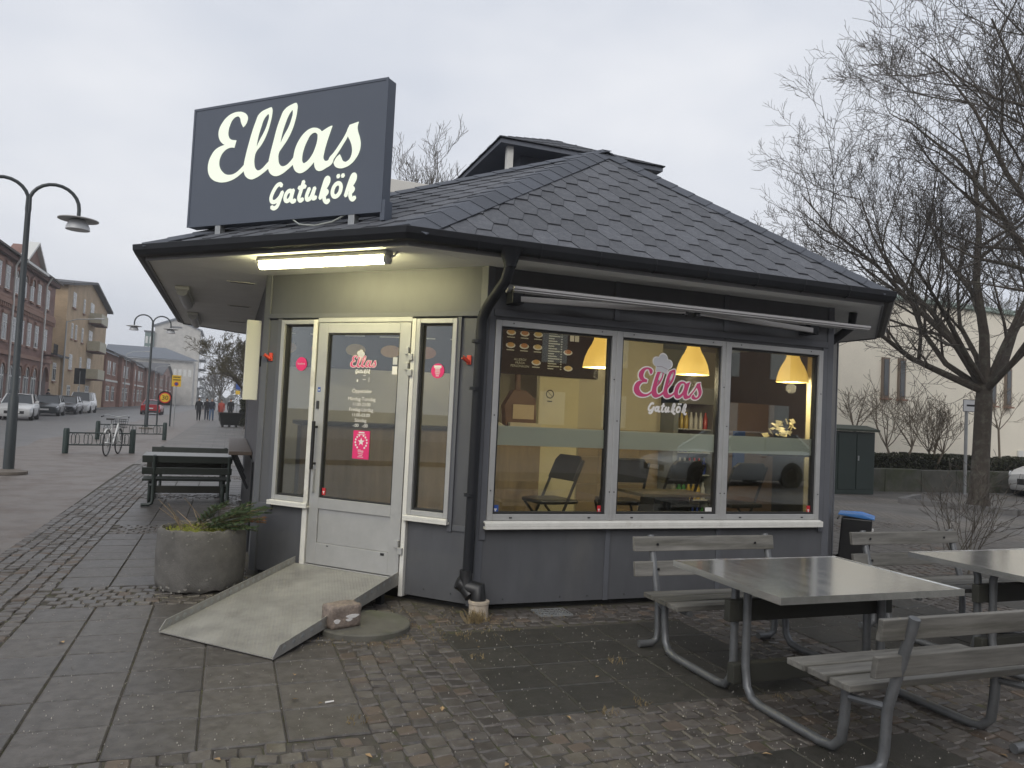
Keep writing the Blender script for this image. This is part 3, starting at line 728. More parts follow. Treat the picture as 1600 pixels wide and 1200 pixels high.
GL['s1'] = [[(1240, 405), (1210, 478), (1172, 545), (1128, 612), (1098, 650), (1085, 712), (1112, 680), (1152, 622), (1196, 548), (1228, 487), (1236, 450)]]
GL['s'] = [[(1305, 382), (1240, 405), (1222, 452), (1230, 487), (1250, 525), (1266, 575), (1266, 620), (1250, 660), (1225, 680), (1200, 670), (1187, 645), (1175, 622), (1150, 648), (1132, 685), (1145, 712), (1175, 725), (1215, 720), (1260, 695), (1295, 655), (1320, 605), (1328, 550), (1320, 500), (1303, 450), (1298, 418)]]
GL = {k: [[hom(p) for p in sp_] for sp_ in v] for k, v in GL.items()}
def ell(cx, cy, rx, ry, sl, n=14): return [(cx + rx * math.cos(2 * PI * i / n) - sl * ry * math.sin(2 * PI * i / n), cy + ry * math.sin(2 * PI * i / n)) for i in range(n + 1)]
ST = [('G', [(750, 850), (738, 836), (715, 848), (690, 890), (675, 935), (682, 965), (708, 965), (738, 935), (755, 900)]), ('G', [(758, 893), (742, 945), (722, 1000), (698, 1015), (680, 1004)]),
      ('a', ell(803, 925, 22, 38, .25)), ('a', [(838, 880), (825, 945), (835, 968), (855, 958)]), ('t', [(913, 818), (893, 895), (882, 940), (893, 962), (912, 950)]), ('t', [(878, 868), (928, 856)]),
      ('u', [(958, 872), (940, 925), (945, 955), (972, 940), (998, 868)]), ('u', [(998, 868), (985, 925), (992, 948), (1010, 938)]),
      ('k', [(1042, 950), (1058, 880), (1080, 805), (1098, 800), (1098, 830), (1075, 872), (1052, 905)]), ('k', [(1058, 905), (1082, 892), (1092, 905), (1072, 932), (1078, 965), (1095, 978), (1108, 962)]),
      ('o', ell(1165, 888, 30, 50, .2)), ('o', [(1168, 792), (1176, 778)]), ('o', [(1203, 788), (1211, 774)]),
      ('k2', [(1235, 935), (1255, 860), (1280, 785), (1298, 780), (1298, 812), (1275, 855), (1250, 890)]), ('k2', [(1256, 888), (1280, 875), (1290, 888), (1270, 916), (1276, 950), (1293, 962), (1306, 945)])]
def stroke_mesh(items, w, M, zstep=.0003, th=.0008):
    """pen strokes in sign units -> list of (letter, MB)"""
    out = {}
    for i, (k, pts) in enumerate(items):
        # resample smooth
        P = [Vector(p) for p in pts]; Q = []
        for a in range(len(P) - 1):
            p0 = P[max(a - 1, 0)]; p1 = P[a]; p2 = P[a + 1]; p3 = P[min(a + 2, len(P) - 1)]
            for t in (0, .25, .5, .75): Q.append(.5 * ((2 * p1) + (p2 - p0) * t + (2 * p0 - 5 * p1 + 4 * p2 - p3) * t * t + (3 * p1 - p0 - 3 * p2 + p3) * t ** 3))
        Q.append(P[-1])
        Lf, Rt = ribbon(Q, w); n = len(Q); g = out.setdefault(k, MB()); z = i * zstep + th
        d0 = (Q[0] - Q[1]).normalized() * w * .35; d1 = (Q[-1] - Q[-2]).normalized() * w * .35
        vs = [(p.x, p.y, z) for p in Lf] + [(p.x, p.y, z) for p in Rt] + [(*(Q[0] + d0), z), (*(Q[-1] + d1), z)]
        g.add([tuple(M @ V3(v)) for v in vs], [(j, n + j, n + j + 1, j + 1) for j in range(n - 1)] + [(0, 2 * n, n), (n - 1, 2 * n - 1, 2 * n + 1)])
    return out
STN = [(k, [hom(p) for p in pts]) for k, pts in ST]
m_lit = mat('lit_letter', (.08, .08, .07), .4, emit=(.93, 1.0, .83), estr=.82)
m_signbox = mat('sign_box', (.085, .10, .13), .45, var=.05, scale=2)
m_steel = mat('galvanised_steel', (.36, .37, .37), .45, metal=.6, var=.2, scale=14)
sg = thing('roof_sign', 'large dark blue-grey sign box reading Ellas Gatukök on the kiosk roof', 'sign', tuple(DM @ Vector((-1.67, -.6, 2.95))))
SO = DM @ Matrix.Translation((-2.69, -.6, 3.065)) @ Matrix(((1, 0, 0, 0), (0, 0, 1, 0), (0, 1, 0, 0), (0, 0, 0, 1)))   # sign plane (u right, v up, w -> -y outward needs flip)
SO = DM @ frame_m((-2.69, -.6, 3.065), (1, 0, 0), (0, 0, 1))     # z of this frame = outward
D(MB().box(-2.69, -.6, 3.065, -.65, -.49, 4.118)).build('box', m_signbox, sg, bevel=.006)
g = MB(); frame_rect(g, -2.692, 3.063, -.648, 4.12, .02, -.604, -.597); D(g).build('rim', m_signbox, sg)
for k in ('E', 'l', 'l2', 'a', 's', 's1'):
    me = curve_fill(GL[k], .003); me.transform(SO @ Matrix.Translation((0, 0, .004 + .0006 * 'E l l2 a s s1'.split().index(k)))); me.materials.clear(); me.materials.append(m_lit); link('letter', me, sg)
for k, gm in stroke_mesh(STN, .036, SO @ Matrix.Translation((0, 0, .003))).items(): gm.build('letter', m_lit, sg)
for xx in (-2.33, -.93):
    g = MB(); g.box(xx - .03, -.60, 2.90, xx + .03, -.54, 3.07); lg = D(g).build('leg', m_steel, sg, bevel=.003)
    D(MB().bar((xx + .0, -.53, 2.955), (xx + .0, .05, 3.19), .05, .03)).build('rafter_rail', mat('mossy_rail', (.30, .31, .27), .9, var=.4, scale=25), lg)
D(MB().box(-.66, -.6, 3.0, -.62, -.5, 3.16)).build('end_bracket', m_signbox, sg)
D(MB().tube([(-1.55, -.58, 3.08), (-1.42, -.62, 3.01), (-1.25, -.64, 2.985), (-1.1, -.62, 3.01), (-1.0, -.58, 3.07)], .006, 5)).build('cable', mat('pale_cable', (.4, .42, .38), .5), sg)
# ================================================================== LIGHTS AND FITTINGS ON THE KIOSK
m_tube = mat('lit_tube', (.9, .9, .8), .4, emit=(1, .92, .50), estr=46)
m_house = mat('lamp_housing', (.55, .55, .52), .5)
tl = thing('tube_light', 'lit fluorescent tube light under the eave above the door', 'lamp', tuple(DM @ Vector((-1.13, -.67, 2.70))))
D(MB().box(-1.76, -.72, 2.706, -.50, -.62, 2.734)).build('housing', m_house, tl, bevel=.006)
D(MB().tube([(-1.745, -.67, 2.68), (-.535, -.67, 2.68)], .036, 12)).build('diffuser', m_tube, tl, True)
D(MB().tube([(-.534, -.67, 2.68), (-.505, -.67, 2.68), (-.49, -.67, 2.685)], [.042, .042, .02], 12)).build('end_cap', m_house, tl, True)
D(MB().tube([(-.49, -.67, 2.69), (-.46, -.67, 2.70), (-.44, -.66, 2.735)], .008, 6)).build('cable', m_house, tl)
m_dull = mat('unlit_diffuser', (.42, .42, .42), .4)
for i, t0 in enumerate((2.85, 5.3)):
    f = thing('eave_lamp', ('unlit tube lamp under the street-side eave, nearer one' , 'unlit tube lamp under the street-side eave, farther one')[i], 'lamp', (-2.42, t0 + .65, 2.7), group='unlit lamps under the street-side eave')
    MB().box(-2.49, t0, 2.70, -2.35, t0 + 1.3, 2.736).build('housing', m_house, f, bevel=.006); MB().tube([(-2.42, t0 + .03, 2.69), (-2.42, t0 + 1.27, 2.69)], .055, 12).build('diffuser', m_dull, f, True)
m_red = mat('red_plastic', (.62, .07, .04), .5)
for i, x in enumerate((-2.19, -.135)):
    f = thing('flag_holder', ('red flag holder on the panel left of the door', 'red flag holder on the panel right of the door')[i], 'bracket', tuple(DM @ Vector((x, -.02, 1.98))), group='red flag holders beside the door')
    D(MB().box(x - .02, -.016, 1.945, x + .02, -.002, 2.02)).build('plate', m_red, f, bevel=.004)
    D(MB().tube([(x, -.016, 1.965), (x - .03, -.065, 2.0)], .016, 10)).build('socket', m_red, f, True)
    D(MB().tube([(x - .0302, -.0655, 2.0003), (x - .031, -.067, 2.0013)], .011, 10)).build('bore', m_black, f)
lb = thing('light_box', 'narrow cream box sign on the street-side wall by the corner', 'sign', (-1.72, 1.78, 1.6))
MB().box(-1.775, 1.76, 1.58, -1.645, 1.90, 2.33).build('face', mat('cream_acrylic', (.55, .54, .45), .35, emit=(1, .95, .72), estr=.08), lb, bevel=.006)
MB().box(-1.64, 1.78, 1.9, -1.61, 1.86, 2.0).build('bracket', m_gutter, lb)
# awning
aw = thing('awning', 'folded awning with pale front bar above the three windows', 'awning', (1.8, -.15, 2.4))
m_bar = mat('awning_bar', (.42, .41, .41), .4, metal=.3)
m_grey = mat('awning_grey', (.30, .295, .29), .5, metal=.2)
g = MB(); g.box(.09, -.36, 2.518, 3.62, -.32, 2.540); g.box(.09, -.352, 2.503, 3.62, -.325, 2.516); g.build('front_bar', m_bar, aw, bevel=.004)
MB().box(.10, -.335, 2.494, 3.60, -.325, 2.502).build('valance', m_grey, aw)
MB().tube([(.12, -.1, 2.56), (3.5, -.1, 2.56)], .035, 12).build('roller', m_grey, aw, True)
for a, b, c in ((.22, 1.66, 0), (3.12, 1.78, 1)):
    ar = MB().bar((a, -.16, 2.475), (b, -.30, 2.50), .03, .045).build('folding_arm', m_bar, aw, bevel=.004)
    MB().bar((a + (.35 if c == 0 else -.35), -.115, 2.49), (b, -.26, 2.505), .025, .035).build('forearm', m_grey, ar, bevel=.003)
    MB().tube([(b, -.29, 2.465), (b, -.29, 2.53)], .028, 10).build('elbow', m_black, ar, True)
for x in (.2, 3.14): MB().box(x - .05, -.17, 2.44, x + .05, -.017, 2.55).build('wall_bracket', m_gutter, aw, bevel=.004)
# ================================================================== LETTERING AND STICKERS ON THE GLASS
m_pink = mat('pink_vinyl', (.52, .06, .17), .4); m_vwhite = mat('white_vinyl', (.72, .70, .68), .4); m_hot = mat('hot_pink', (.68, .03, .16), .4); m_hatv = mat('grey_vinyl', (.48, .48, .50), .4)
def fillobj(name, spl, th, M, m, parent, corner=50):
    me = curve_fill(spl, th, corner); me.transform(M); me.materials.clear(); me.materials.append(m); return link(name, me, parent)
HAT = [[(-.16, -.1), (-.155, .03), (-.22, .06), (-.27, .14), (-.25, .24), (-.17, .28), (-.12, .27), (-.06, .37), (.03, .39), (.12, .34), (.15, .26), (.24, .25), (.30, .17), (.28, .07), (.2, .0), (.19, -.12), (.02, -.075)]]
def logo(F, width, parent, outline=True):
    """F: frame with origin at the centre of 'Ellas', x right, y up, z towards the viewer"""
    k = width / 1.606; cx, cy = 1.01, .67
    T = F @ Matrix.Scale(k, 4) @ Matrix.Translation((-cx, -cy, 0))
    if outline:
        for i, key in enumerate(('E', 'l', 'l2', 'a', 's', 's1')):
            g = MB()
            for sp_ in GL[key]:
                Lf, Rt = ribbon(sp_, .052, True); n = len(sp_)
                g.add([tuple(T @ Vector((p.x, p.y, .0002 * i))) for p in Lf + Rt], [(j, n + j, n + (j + 1) % n, (j + 1) % n) for j in range(n)])
            g.build('letter_outline', m_vwhite, parent)
    for i, key in enumerate(('E', 'l', 'l2', 'a', 's', 's1')): fillobj('letter', GL[key], .0005, T @ Matrix.Translation((0, 0, .004 + .0006 * i)), m_pink, parent)
    H = T @ Matrix.Translation((.823, .965, 0)) @ Matrix.Rotation(-.1, 4, 'Z') @ Matrix.Diagonal((.76, .76, 1, 1))
    fillobj('hat_outline', [[(x * 1.1, y * 1.1 - .005) for x, y in HAT[0]]], .0005, H @ Matrix.Translation((0, 0, .0085)), m_vwhite, parent)
    fillobj('hat', HAT, .0005, H @ Matrix.Translation((0, 0, .0105)), m_hatv, parent)
    g = MB(); Lf, Rt = ribbon([Vector((-.15, .03)), Vector((0, .055)), Vector((.19, .01))], .012); g.add([tuple(H @ Vector((p.x, p.y, .0125))) for p in Lf + Rt], [(0, 3, 4, 1), (1, 4, 5, 2)]); g.build('hat_seam', mat('hat_line', (.2, .12, .14), .5), parent)
    T2 = T @ Matrix.Translation((-.41, -.06, .002)) @ Matrix.Diagonal((1.04, 1.04, 1, 1))
    for kk, gm in stroke_mesh(STN, .04, T2).items(): gm.build('letter', m_vwhite, parent)
wl = thing('window_lettering', 'pink Ellas gatukök lettering with chef hat on the middle pane', 'lettering', (1.8, .015, 1.6))
logo(frame_m((1.715, .0155, 1.90), (1, 0, 0), (0, 0, 1)), .69, wl)
DF = lambda x, z, y=.002: DM @ frame_m((x, y, z), (1, 0, 0), (0, 0, 1))
dl = thing('door_lettering', 'small pink Ellas logo and opening hours in white on the door glass', 'lettering', tuple(DM @ Vector((-1.165, .0, 1.4))))
logo(DF(-1.17, 1.955), .27, dl)
for z, s, sz in ((1.685, 'Öppettider', .045), (1.618, 'Måndag-Torsdag', .043), (1.572, '11:00-23:00', .04), (1.526, 'Fredag-Lördag', .043), (1.480, '11:00-03:00', .04), (1.434, 'Söndag', .043), (1.39, '-:00   -:00', .04)):
    text_obj('text_line', s, sz, DF(-1.165, z), m_vwhite, dl)
for (x, z, w, h) in ((-1.22, 1.79, .014, .02), (-1.15, 1.80, .03, .004), (-1.15, 1.835, .03, .004), (-1.10, 1.80, .004, .04)): D(MB().box(x - w / 2, .001, z - h / 2, x + w / 2, .003, z + h / 2)).build('worn_mark', m_vwhite, dl)
ps = thing('door_poster', 'pink poster with white star and laurel taped inside the door glass', 'poster', tuple(DM @ Vector((-1.145, .0, 1.12))))
D(MB().box(-1.23, .0015, 1.118, -1.06, .0035, 1.36)).build('sheet', m_hot, ps)
star = [(.036 * math.sin(i * PI / 5) * (1 if i % 2 == 0 else .42), .036 * math.cos(i * PI / 5) * (1 if i % 2 == 0 else .42)) for i in range(10)]
fillobj('star', [star], .0004, DF(-1.145, 1.265, .0008), m_vwhite, ps, 10)
for sgn in (-1, 1):
    for k in range(6):
        a = -.9 + k * .42; p = (sgn * .06 * math.cos(a), .06 * math.sin(a)); r = .012
        D(MB().disc((-1.145 + p[0], .001, 1.262 + p[1]), .0095, (0, -1, 0), .0006, 6)).build('laurel_leaf', m_vwhite, ps)
text_obj('text_line', 'Ellas', .034, DF(-1.145, 1.175, .0008), m_vwhite, ps, .0003)
D(MB().box(-1.175, .0005, 1.338, -1.115, .0012, 1.35)).build('text_bar', m_vwhite, ps)
for z, w in ((1.16, .05), (1.145, .035), (1.133, .06), (1.325, .09)): D(MB().box(-1.145 - w / 2, .0005, z, -1.145 + w / 2, .0012, z + .004)).build('text_bar', m_vwhite, ps)
def round_sticker(x, z, label):
    t = thing('round_sticker', label, 'sticker', tuple(DM @ Vector((x, .012, z - .06))), group='round pink stickers on the sidelights')
    D(MB().disc((x, .016, z), .062, (0, -1, 0), .0012, 24)).build('disc', m_hot, t); return t
t = round_sticker(-1.853, 1.925, 'plain round pink sticker on the narrow left sidelight'); text_obj('text_line', 'foodora', .026, DF(-1.853, 1.92, .0135), m_vwhite, t, .0003)
t = round_sticker(-.435, 1.89, 'round pink sticker with white lines on the right sidelight'); D(MB().box(-.47, .0132, 1.915, -.40, .0142, 1.935)).build('text_bar', m_vwhite, t)
for z, w in ((1.905, .05), (1.893, .044), (1.878, .05), (1.862, .04), (1.846, .028)): D(MB().box(-.435 - w / 2, .0132, z, -.435 + w / 2, .0142, z + .007)).build('text_bar', m_vwhite, t)
m_blue = mat('blue_sticker', (.03, .08, .30), .4); m_redst = mat('red_sticker', (.50, .03, .04), .4)
def sticker(name, label, M, w, h, m, mark=True):
    t = thing(name, label, 'sticker', tuple(M.translation), group='small stickers on glass and frames')
    MB().box(-w / 2, -h / 2, 0, w / 2, h / 2, .001).xf(M).build('sheet', m, t)
    if mark: 
        MB().box(-w * .25, -h * .1, .0012, w * .25, h * .05, .0018).xf(M).build('mark', m_vwhite, t); MB().box(-w * .1, -h * .3, .0012, w * .12, -h * .12, .0018).xf(M).build('mark', m_vwhite, t)
WF = lambda x, z, y=.0165: frame_m((x, y, z), (1, 0, 0), (0, 0, 1))
sticker('square_sticker', 'blue sticker low in the left corner of the first window', WF(.158, .80), .05, .062, m_blue)
sticker('square_sticker', 'red sticker low in the right corner of the first window', WF(1.085, .80), .034, .062, m_redst)
sticker('square_sticker', 'red sticker low in the right corner of the third window', WF(3.30, .80), .04, .075, m_redst)
sticker('square_sticker', 'pale sticker low in the right corner of the middle window', WF(2.18, .80), .07, .035, m_vwhite, False)
sticker('shield_sticker', 'blue shield sticker on the door frame by the lock', DF(-1.605, 1.70, -.0228), .03, .042, m_blue)
sticker('square_sticker', 'red sticker at the foot of the door glass', DF(-1.51, .81), .036, .062, m_redst)
sticker('square_sticker', 'pale square sticker high on the right of the door glass', DF(-.845, 1.885), .05, .068, m_vwhite, False)
sticker('square_sticker', 'grey sticker above the pale one on the door glass', DF(-.845, 1.965), .045, .062, m_hatv, False)
# ================================================================== INTERIOR
m_iwall = mat('interior_wall', (.56, .52, .40), .8, var=.08, scale=2)
m_ifloor = mat('interior_floor', (.16, .13, .10), .5, var=.2, scale=4)
m_iceil = mat('interior_ceiling', (.62, .60, .52), .8)
m_col = mat('yellow_column', (.66, .60, .40), .7, var=.05)
ins = [(x + (1.753 - x) * .05, y + (4.257 - y) * .045) for x, y in OCT]
MB().ext([(x, y, .10) for x, y in ins], (0, 0, .045)).build('floor', m_ifloor, K)
MB().ext([(x, y, 2.62) for x, y in ins], (0, 0, .03)).build('ceiling', m_iceil, K)
MB().box(-1.35, 3.6, .146, 4.9, 3.7, 2.618).build('back_wall', m_iwall, K)
MB().box(1.42, 2.25, .146, 1.92, 2.33, 2.618).build('column', m_col, K)
MB().box(3.60, .30, .146, 3.80, .42, 2.618).build('return_wall', m_col, K)
# tiled dado behind the middle window: each tile a piece
dado = MB().box(1.95, 2.30, .146, 3.05, 2.33, 1.45).build('tiled_dado', mat('grout', (.42, .38, .28), .8), K)
tm = mat('brown_tile', (.30, .235, .16), .35, var=.15, scale=6, rand=.15)
for i in range(4):
    for j in range(4): MB().box(1.962 + i * .272, 2.292, .16 + j * .32, 1.962 + i * .272 + .266, 2.3, .16 + j * .32 + .314).build('tile', tm, dado)
MB().box(1.93, 2.302, 1.45, 3.06, 2.36, 2.618).build('inner_wall', m_iwall, K)
# counter
m_wood = mat('counter_wood', (.25, .19, .13), .5, var=.35, scale=9, stretch=(1, 1, .12), bump=.1)
ct = thing('counter', 'brown wood serving counter behind the left window and door', 'counter', (.4, 2.3, .145))
MB().box(-1.2, 2.05, .147, 1.38, 2.5, 1.36).build('body', m_wood, ct); MB().box(-1.25, 2.0, 1.362, 1.40, 2.56, 1.40).build('worktop', m_black, ct, bevel=.004)
# pendant lamps: shade lit from inside by its bulb
m_shade = mat('lit_shade', (.6, .48, .2), .5, emit=(1.0, .58, .11), estr=.80)
PROF = [(.155, 0), (.150, .04), (.135, .10), (.11, .16), (.078, .215), (.062, .255), (.058, .30), (.0, .305)]
for i, (s, t, lab) in enumerate(((1.21, .36, 'lit yellow pendant lamp beside the menu board, left window'), (2.19, .36, 'lit yellow pendant lamp right of the pink lettering, middle window'), (3.36, .36, 'lit yellow pendant lamp in the right window'))):
    pz = 2.02
    p = thing('pendant_lamp', lab, 'lamp', (s, t, pz), group='yellow pendant lamps in the windows')
    MB().lathe(PROF, 24, (s, t, pz)).build('shade', m_shade, p, True); MB().tube([(s, t, pz + .30), (s, t, 2.618)], .005, 6).build('cord', m_vwhite, p)
    ld = bpy.data.lights.new('bulb', 'POINT'); ld.energy = 20; ld.color = (1, .84, .56); ld.shadow_soft_size = .05
    lo = bpy.data.objects.new('bulb', ld); col.objects.link(lo); lo.parent = p; lo.location = (0, 0, -.06)
# unseen ceiling lamps, added to brighten the serving counter and kitchen
for i, (x, y) in enumerate(((-.7, 2.1), (.3, 2.9))):
    c = thing('added_ceiling_lamp', ('unseen square ceiling lamp added to light the counter near the door', 'unseen square ceiling lamp added to light the kitchen behind the counter')[i], 'lamp', (x, y, 2.6), group='added ceiling lamps in the kiosk')
    MB().box(x - .3, y - .15, 2.585, x + .3, y + .15, 2.617).build('frame', m_house, c); MB().box(x - .28, y - .13, 2.575, x + .28, y + .13, 2.584).build('diffuser', mat('lit_panel', (.9, .88, .8), .5, emit=(1, .9, .7), estr=13), c)
# menu boards
m_board = mat('menu_board', (.012, .010, .009), .6, spec=.15); m_chalk = mat('menu_print', (.55, .55, .48), .6)
m_food = [mat('food%d' % i, c, .6, var=.4, scale=90) for i, c in enumerate(((.55, .33, .12), (.45, .2, .08), (.6, .45, .2)))]; m_plate = mat('plate_print', (.7, .7, .7), .5)
def board(name, label, M, w, h):
    t = thing(name, label, 'menu board', tuple(M.translation)); MB().box(-w / 2, -h / 2, -.03, w / 2, h / 2, 0).xf(M).build('panel', m_board, t); return t
Mb = frame_m((1.40, 2.0, 2.29), (1, 0, 0), (0, 0, 1))
mb = board('menu_board', 'dark menu board with dish pictures hanging behind the left window', Mb, 1.26, .56)
for i, (x, z) in enumerate(((-.45, .17), (-.29, .17), (-.13, .17), (-.45, .03), (-.29, .03), (-.13, .03), (-.14, -.14), (.24, .0), (.25, -.18))):
    o = MB(); o.lathe([(.0, .0), (.055, .0), (.055, .003)], 14, (0, 0, 0), 0, 1, .55).xf(Mb @ Matrix.Translation((x, z, .001))).build('dish_plate', m_plate, mb); MB().lathe([(.042, .0), (.042, .002), (.0, .008)], 12, (0, 0, 0), 0, 1, .6).xf(Mb @ Matrix.Translation((x, z + .008, .004))).build('dish_food', m_food[i % 3], mb)
    if i < 7: MB().box(x - .045, z - .056, .001, x + .045, z - .045, .002).xf(Mb).build('text_bar', m_chalk, mb)
for k in range(16): 
    MB().box(.0, .22 - k * .028, .001, .0 + .07 + .035 * ((k * 7) % 3), .232 - k * .028, .002).xf(Mb).build('price_line', m_chalk, mb); MB().box(.15, .22 - k * .028, .001, .168, .232 - k * .028, .002).xf(Mb).build('price', m_chalk, mb)
for k in range(2): MB().box(.26 + k * .06, .13, .001, .31 + k * .06, .24, .002).xf(Mb).build('picture', m_plate, mb)
text_obj('text_line', 'ALLERGI?\nFRÅGA\nPERSONALEN', .036, Mb @ Matrix.Translation((-.33, -.13, .002)), m_chalk, mb, .0003)
Md = frame_m((-.35, 3.1, 2.28), (1, -.5, 0), (0, 0, 1))
mb2 = board('menu_board', 'dark menu board with burger pictures seen through the door', Md, 2.6, .55)
for k in range(6):
    Mk = Md @ Matrix.Translation((-1.05 + k * .42, -.05, .002)); MB().lathe([(.0, .0), (.12, .0), (.12, .003)], 16, (0, 0, 0), 0, 1, .6).xf(Mk).build('burger_picture', m_food[k % 3], mb2); MB().box(-.14, .16, 0, .1, .175, .001).xf(Mk).build('text_bar', m_chalk, mb2)
# things on the counter
cd = thing('napkin_stand', 'brown wooden cutlery stand on the counter', 'stand', (1.12, 2.15, 1.40)); m_brown = mat('brown_wood', (.10, .045, .03), .5)
g = MB(); g.ext([(.98, 2.1, 1.42), (1.34, 2.1, 1.42), (1.32, 2.1, 1.75), (1.20, 2.1, 1.84), (1.05, 2.1, 1.84), (.95, 2.1, 1.66)], (0, .12, 0)); g.build('box', m_brown, cd, bevel=.006); MB().box(1.09, 2.13, 1.842, 1.14, 2.18, 2.1).build('post', m_brown, cd)
MB().box(1.05, 2.088, 1.52, 1.30, 2.098, 1.68).build('cups', mat('paper', (.55, .45, .33), .8), cd)
o = MB().box(1.0, 2.02, 1.402, 1.36, 2.09, 1.48).build('card_holder', mat('card', (.55, .5, .4), .7)); tag(o, 'pale card standing on the counter edge', 'card')
o = MB().add([(.72, 2.1, 1.402), (.98, 2.1, 1.402), (.95, 2.05, 1.44), (.80, 2.08, 1.48), (.84, 2.2, 1.52), (.74, 2.2, 1.5)], [(0, 1, 2, 3), (0, 3, 5), (3, 2, 4, 5), (1, 4, 2), (0, 5, 4, 1)]).build('cloth', mat('white_cloth', (.6, .58, .5), .9)); tag(o, 'crumpled white cloth on the counter', 'cloth')
ns = thing('notice', 'paper notice with crossed-out circle on the yellow column', 'notice', (1.55, 2.24, 1.68)); MB().box(1.48, 2.243, 1.68, 1.62, 2.248, 1.89).build('sheet', mat('paper_notice', (.66, .6, .42), .8), ns)
g = MB(); ring = [(1.55 + .045 * math.cos(2 * PI * i / 20), 2.2415, 1.82 + .045 * math.sin(2 * PI * i / 20)) for i in range(21)]; g.tube(ring, .006, 4); g.bar((1.52, 2.2415, 1.85), (1.58, 2.2415, 1.79), .01, .004); g.build('circle', m_black, ns); MB().box(1.52, 2.2415, 1.73, 1.58, 2.243, 1.745).build('text_bar', m_black, ns)
wr = thing('wall_clock', 'round yellowish wall lamp above the lettering in the middle window', 'wall lamp', (2.6, 2.3, 2.2)); MB().disc((2.42, 2.3, 2.30), .13, (0, -1, 0), .03, 24).build('base', m_col, wr); MB().lathe([(.09, 0), (.085, .03), (.05, .05), (0, .055)], 20, (0, 0, 0)).xf(frame_m((2.44, 2.268, 2.30), (1, 0, 0), (0, 0, 1))).build('dome', m_iwall, wr, True)
# folding chairs
def folding_chair(loc, rz, label):
    c = thing('folding_chair', label, 'chair', loc, rz, 'black folding chairs inside the kiosk'); c.scale = (1.15, 1.15, 1.2); m_ch = mat('chair_black', (.014, .014, .016), .4)
    for sx in (-.2, .2):
        MB().tube([(sx, .22, 0), (sx, .0, .45), (sx, -.17, .82)], .013, 8).build('back_leg', m_ch, c, True, world=False)
        MB().tube([(sx * .85, -.22, 0), (sx * .85, .2, .45)], .012, 8).build('front_leg', m_ch, c, True, world=False)
    MB().ext([(-.19, -.14, .45), (.19, -.14, .45), (.2, .1, .45), (.16, .24, .45), (-.16, .24, .45), (-.2, .1, .45)], (0, 0, .035)).build('seat', m_ch, c, bevel=.012, world=False)
    MB().ext([(-.2, -.09, .64), (.2, -.09, .64), (.2, -.165, .80), (.15, -.185, .85), (-.15, -.185, .85), (-.2, -.165, .80)], (0, .03, .01)).build('backrest', m_ch, c, bevel=.01, world=False); return c
folding_chair((1.30, 1.45, .145), 1.75, 'black folding chair behind the left window seen from the side')
folding_chair((2.02, 1.35, .145), -.15, 'black folding chair behind the middle window, left one')
folding_chair((2.62, 1.25, .145), .2, 'black folding chair behind the middle window, right one')
folding_chair((3.35, 1.15, .145), .1, 'black folding chair behind the right window')
it = thing('cafe_table', 'small dark cafe table with pale edge behind the middle window', 'table', (2.25, .85, .145)); MB().box(1.85, .6, .84, 2.62, 1.1, .87).build('top', mat('table_edge', (.10, .085, .06), .3), it, bevel=.004); MB().box(2.05, .72, .147, 2.45, .98, .84).build('pedestal', m_black, it)
# drinks fridge with rows of bottles
fr = thing('drinks_fridge', 'drinks fridge with rows of bottles behind the right window', 'fridge', (3.2, 2.2, .145))
g = MB(); g.box(3.06, 2.0, .147, 3.12, 2.6, 2.0); g.box(3.62, 2.0, .147, 3.68, 2.6, 2.0); g.box(3.12, 2.5, .147, 3.62, 2.6, 2.0); g.box(3.06, 2.0, 1.80, 3.68, 2.5, 2.0); g.build('cabinet', mat('fridge_grey', (.20, .21, .21), .4), fr)
m_sh = mat('fridge_shelf', (.6, .62, .62), .4); bc = [mat('bottle%d' % i, c, .25) for i, c in enumerate(((.45, .03, .03), (.03, .06, .3), (.05, .22, .06), (.5, .35, .05), (.55, .55, .55)))]
bm = []
for m in bc: bm.append(MB().lathe([(.026, 0), (.028, .12), (.012, .17), (.012, .2)], 10).mesh('bottle', m, True))
for j, z in enumerate((.35, .65, .95, 1.22, 1.5)):
    MB().box(3.12, 2.05, z - .012, 3.62, 2.5, z).build('shelf', m_sh, fr)
    for k in range(7):
        ci = (j * 2 + k // 3) % 5; o = link('bottle', bm[ci]); o.location = (3.16 + k * .068, 2.1, z + .001); tag(o, '%s bottle, %s from the left on the %s shelf of the drinks fridge' % (('red', 'blue', 'green', 'amber', 'pale')[ci], ('first', 'second', 'third', 'fourth', 'fifth', 'sixth', 'seventh')[k], ('lowest', 'second', 'third', 'fourth', 'top')[j]), 'bottle', 'bottles in the drinks fridge')
MB().box(3.70, 2.1, .147, 4.6, 2.6, 1.85).build('cupboard', mat('brown_cupboard', (.20, .14, .11), .5, var=.1), K)
MB().box(3.98, 2.08, 1.0, 4.15, 2.098, 1.5).build('cupboard_notice', m_blue, K)
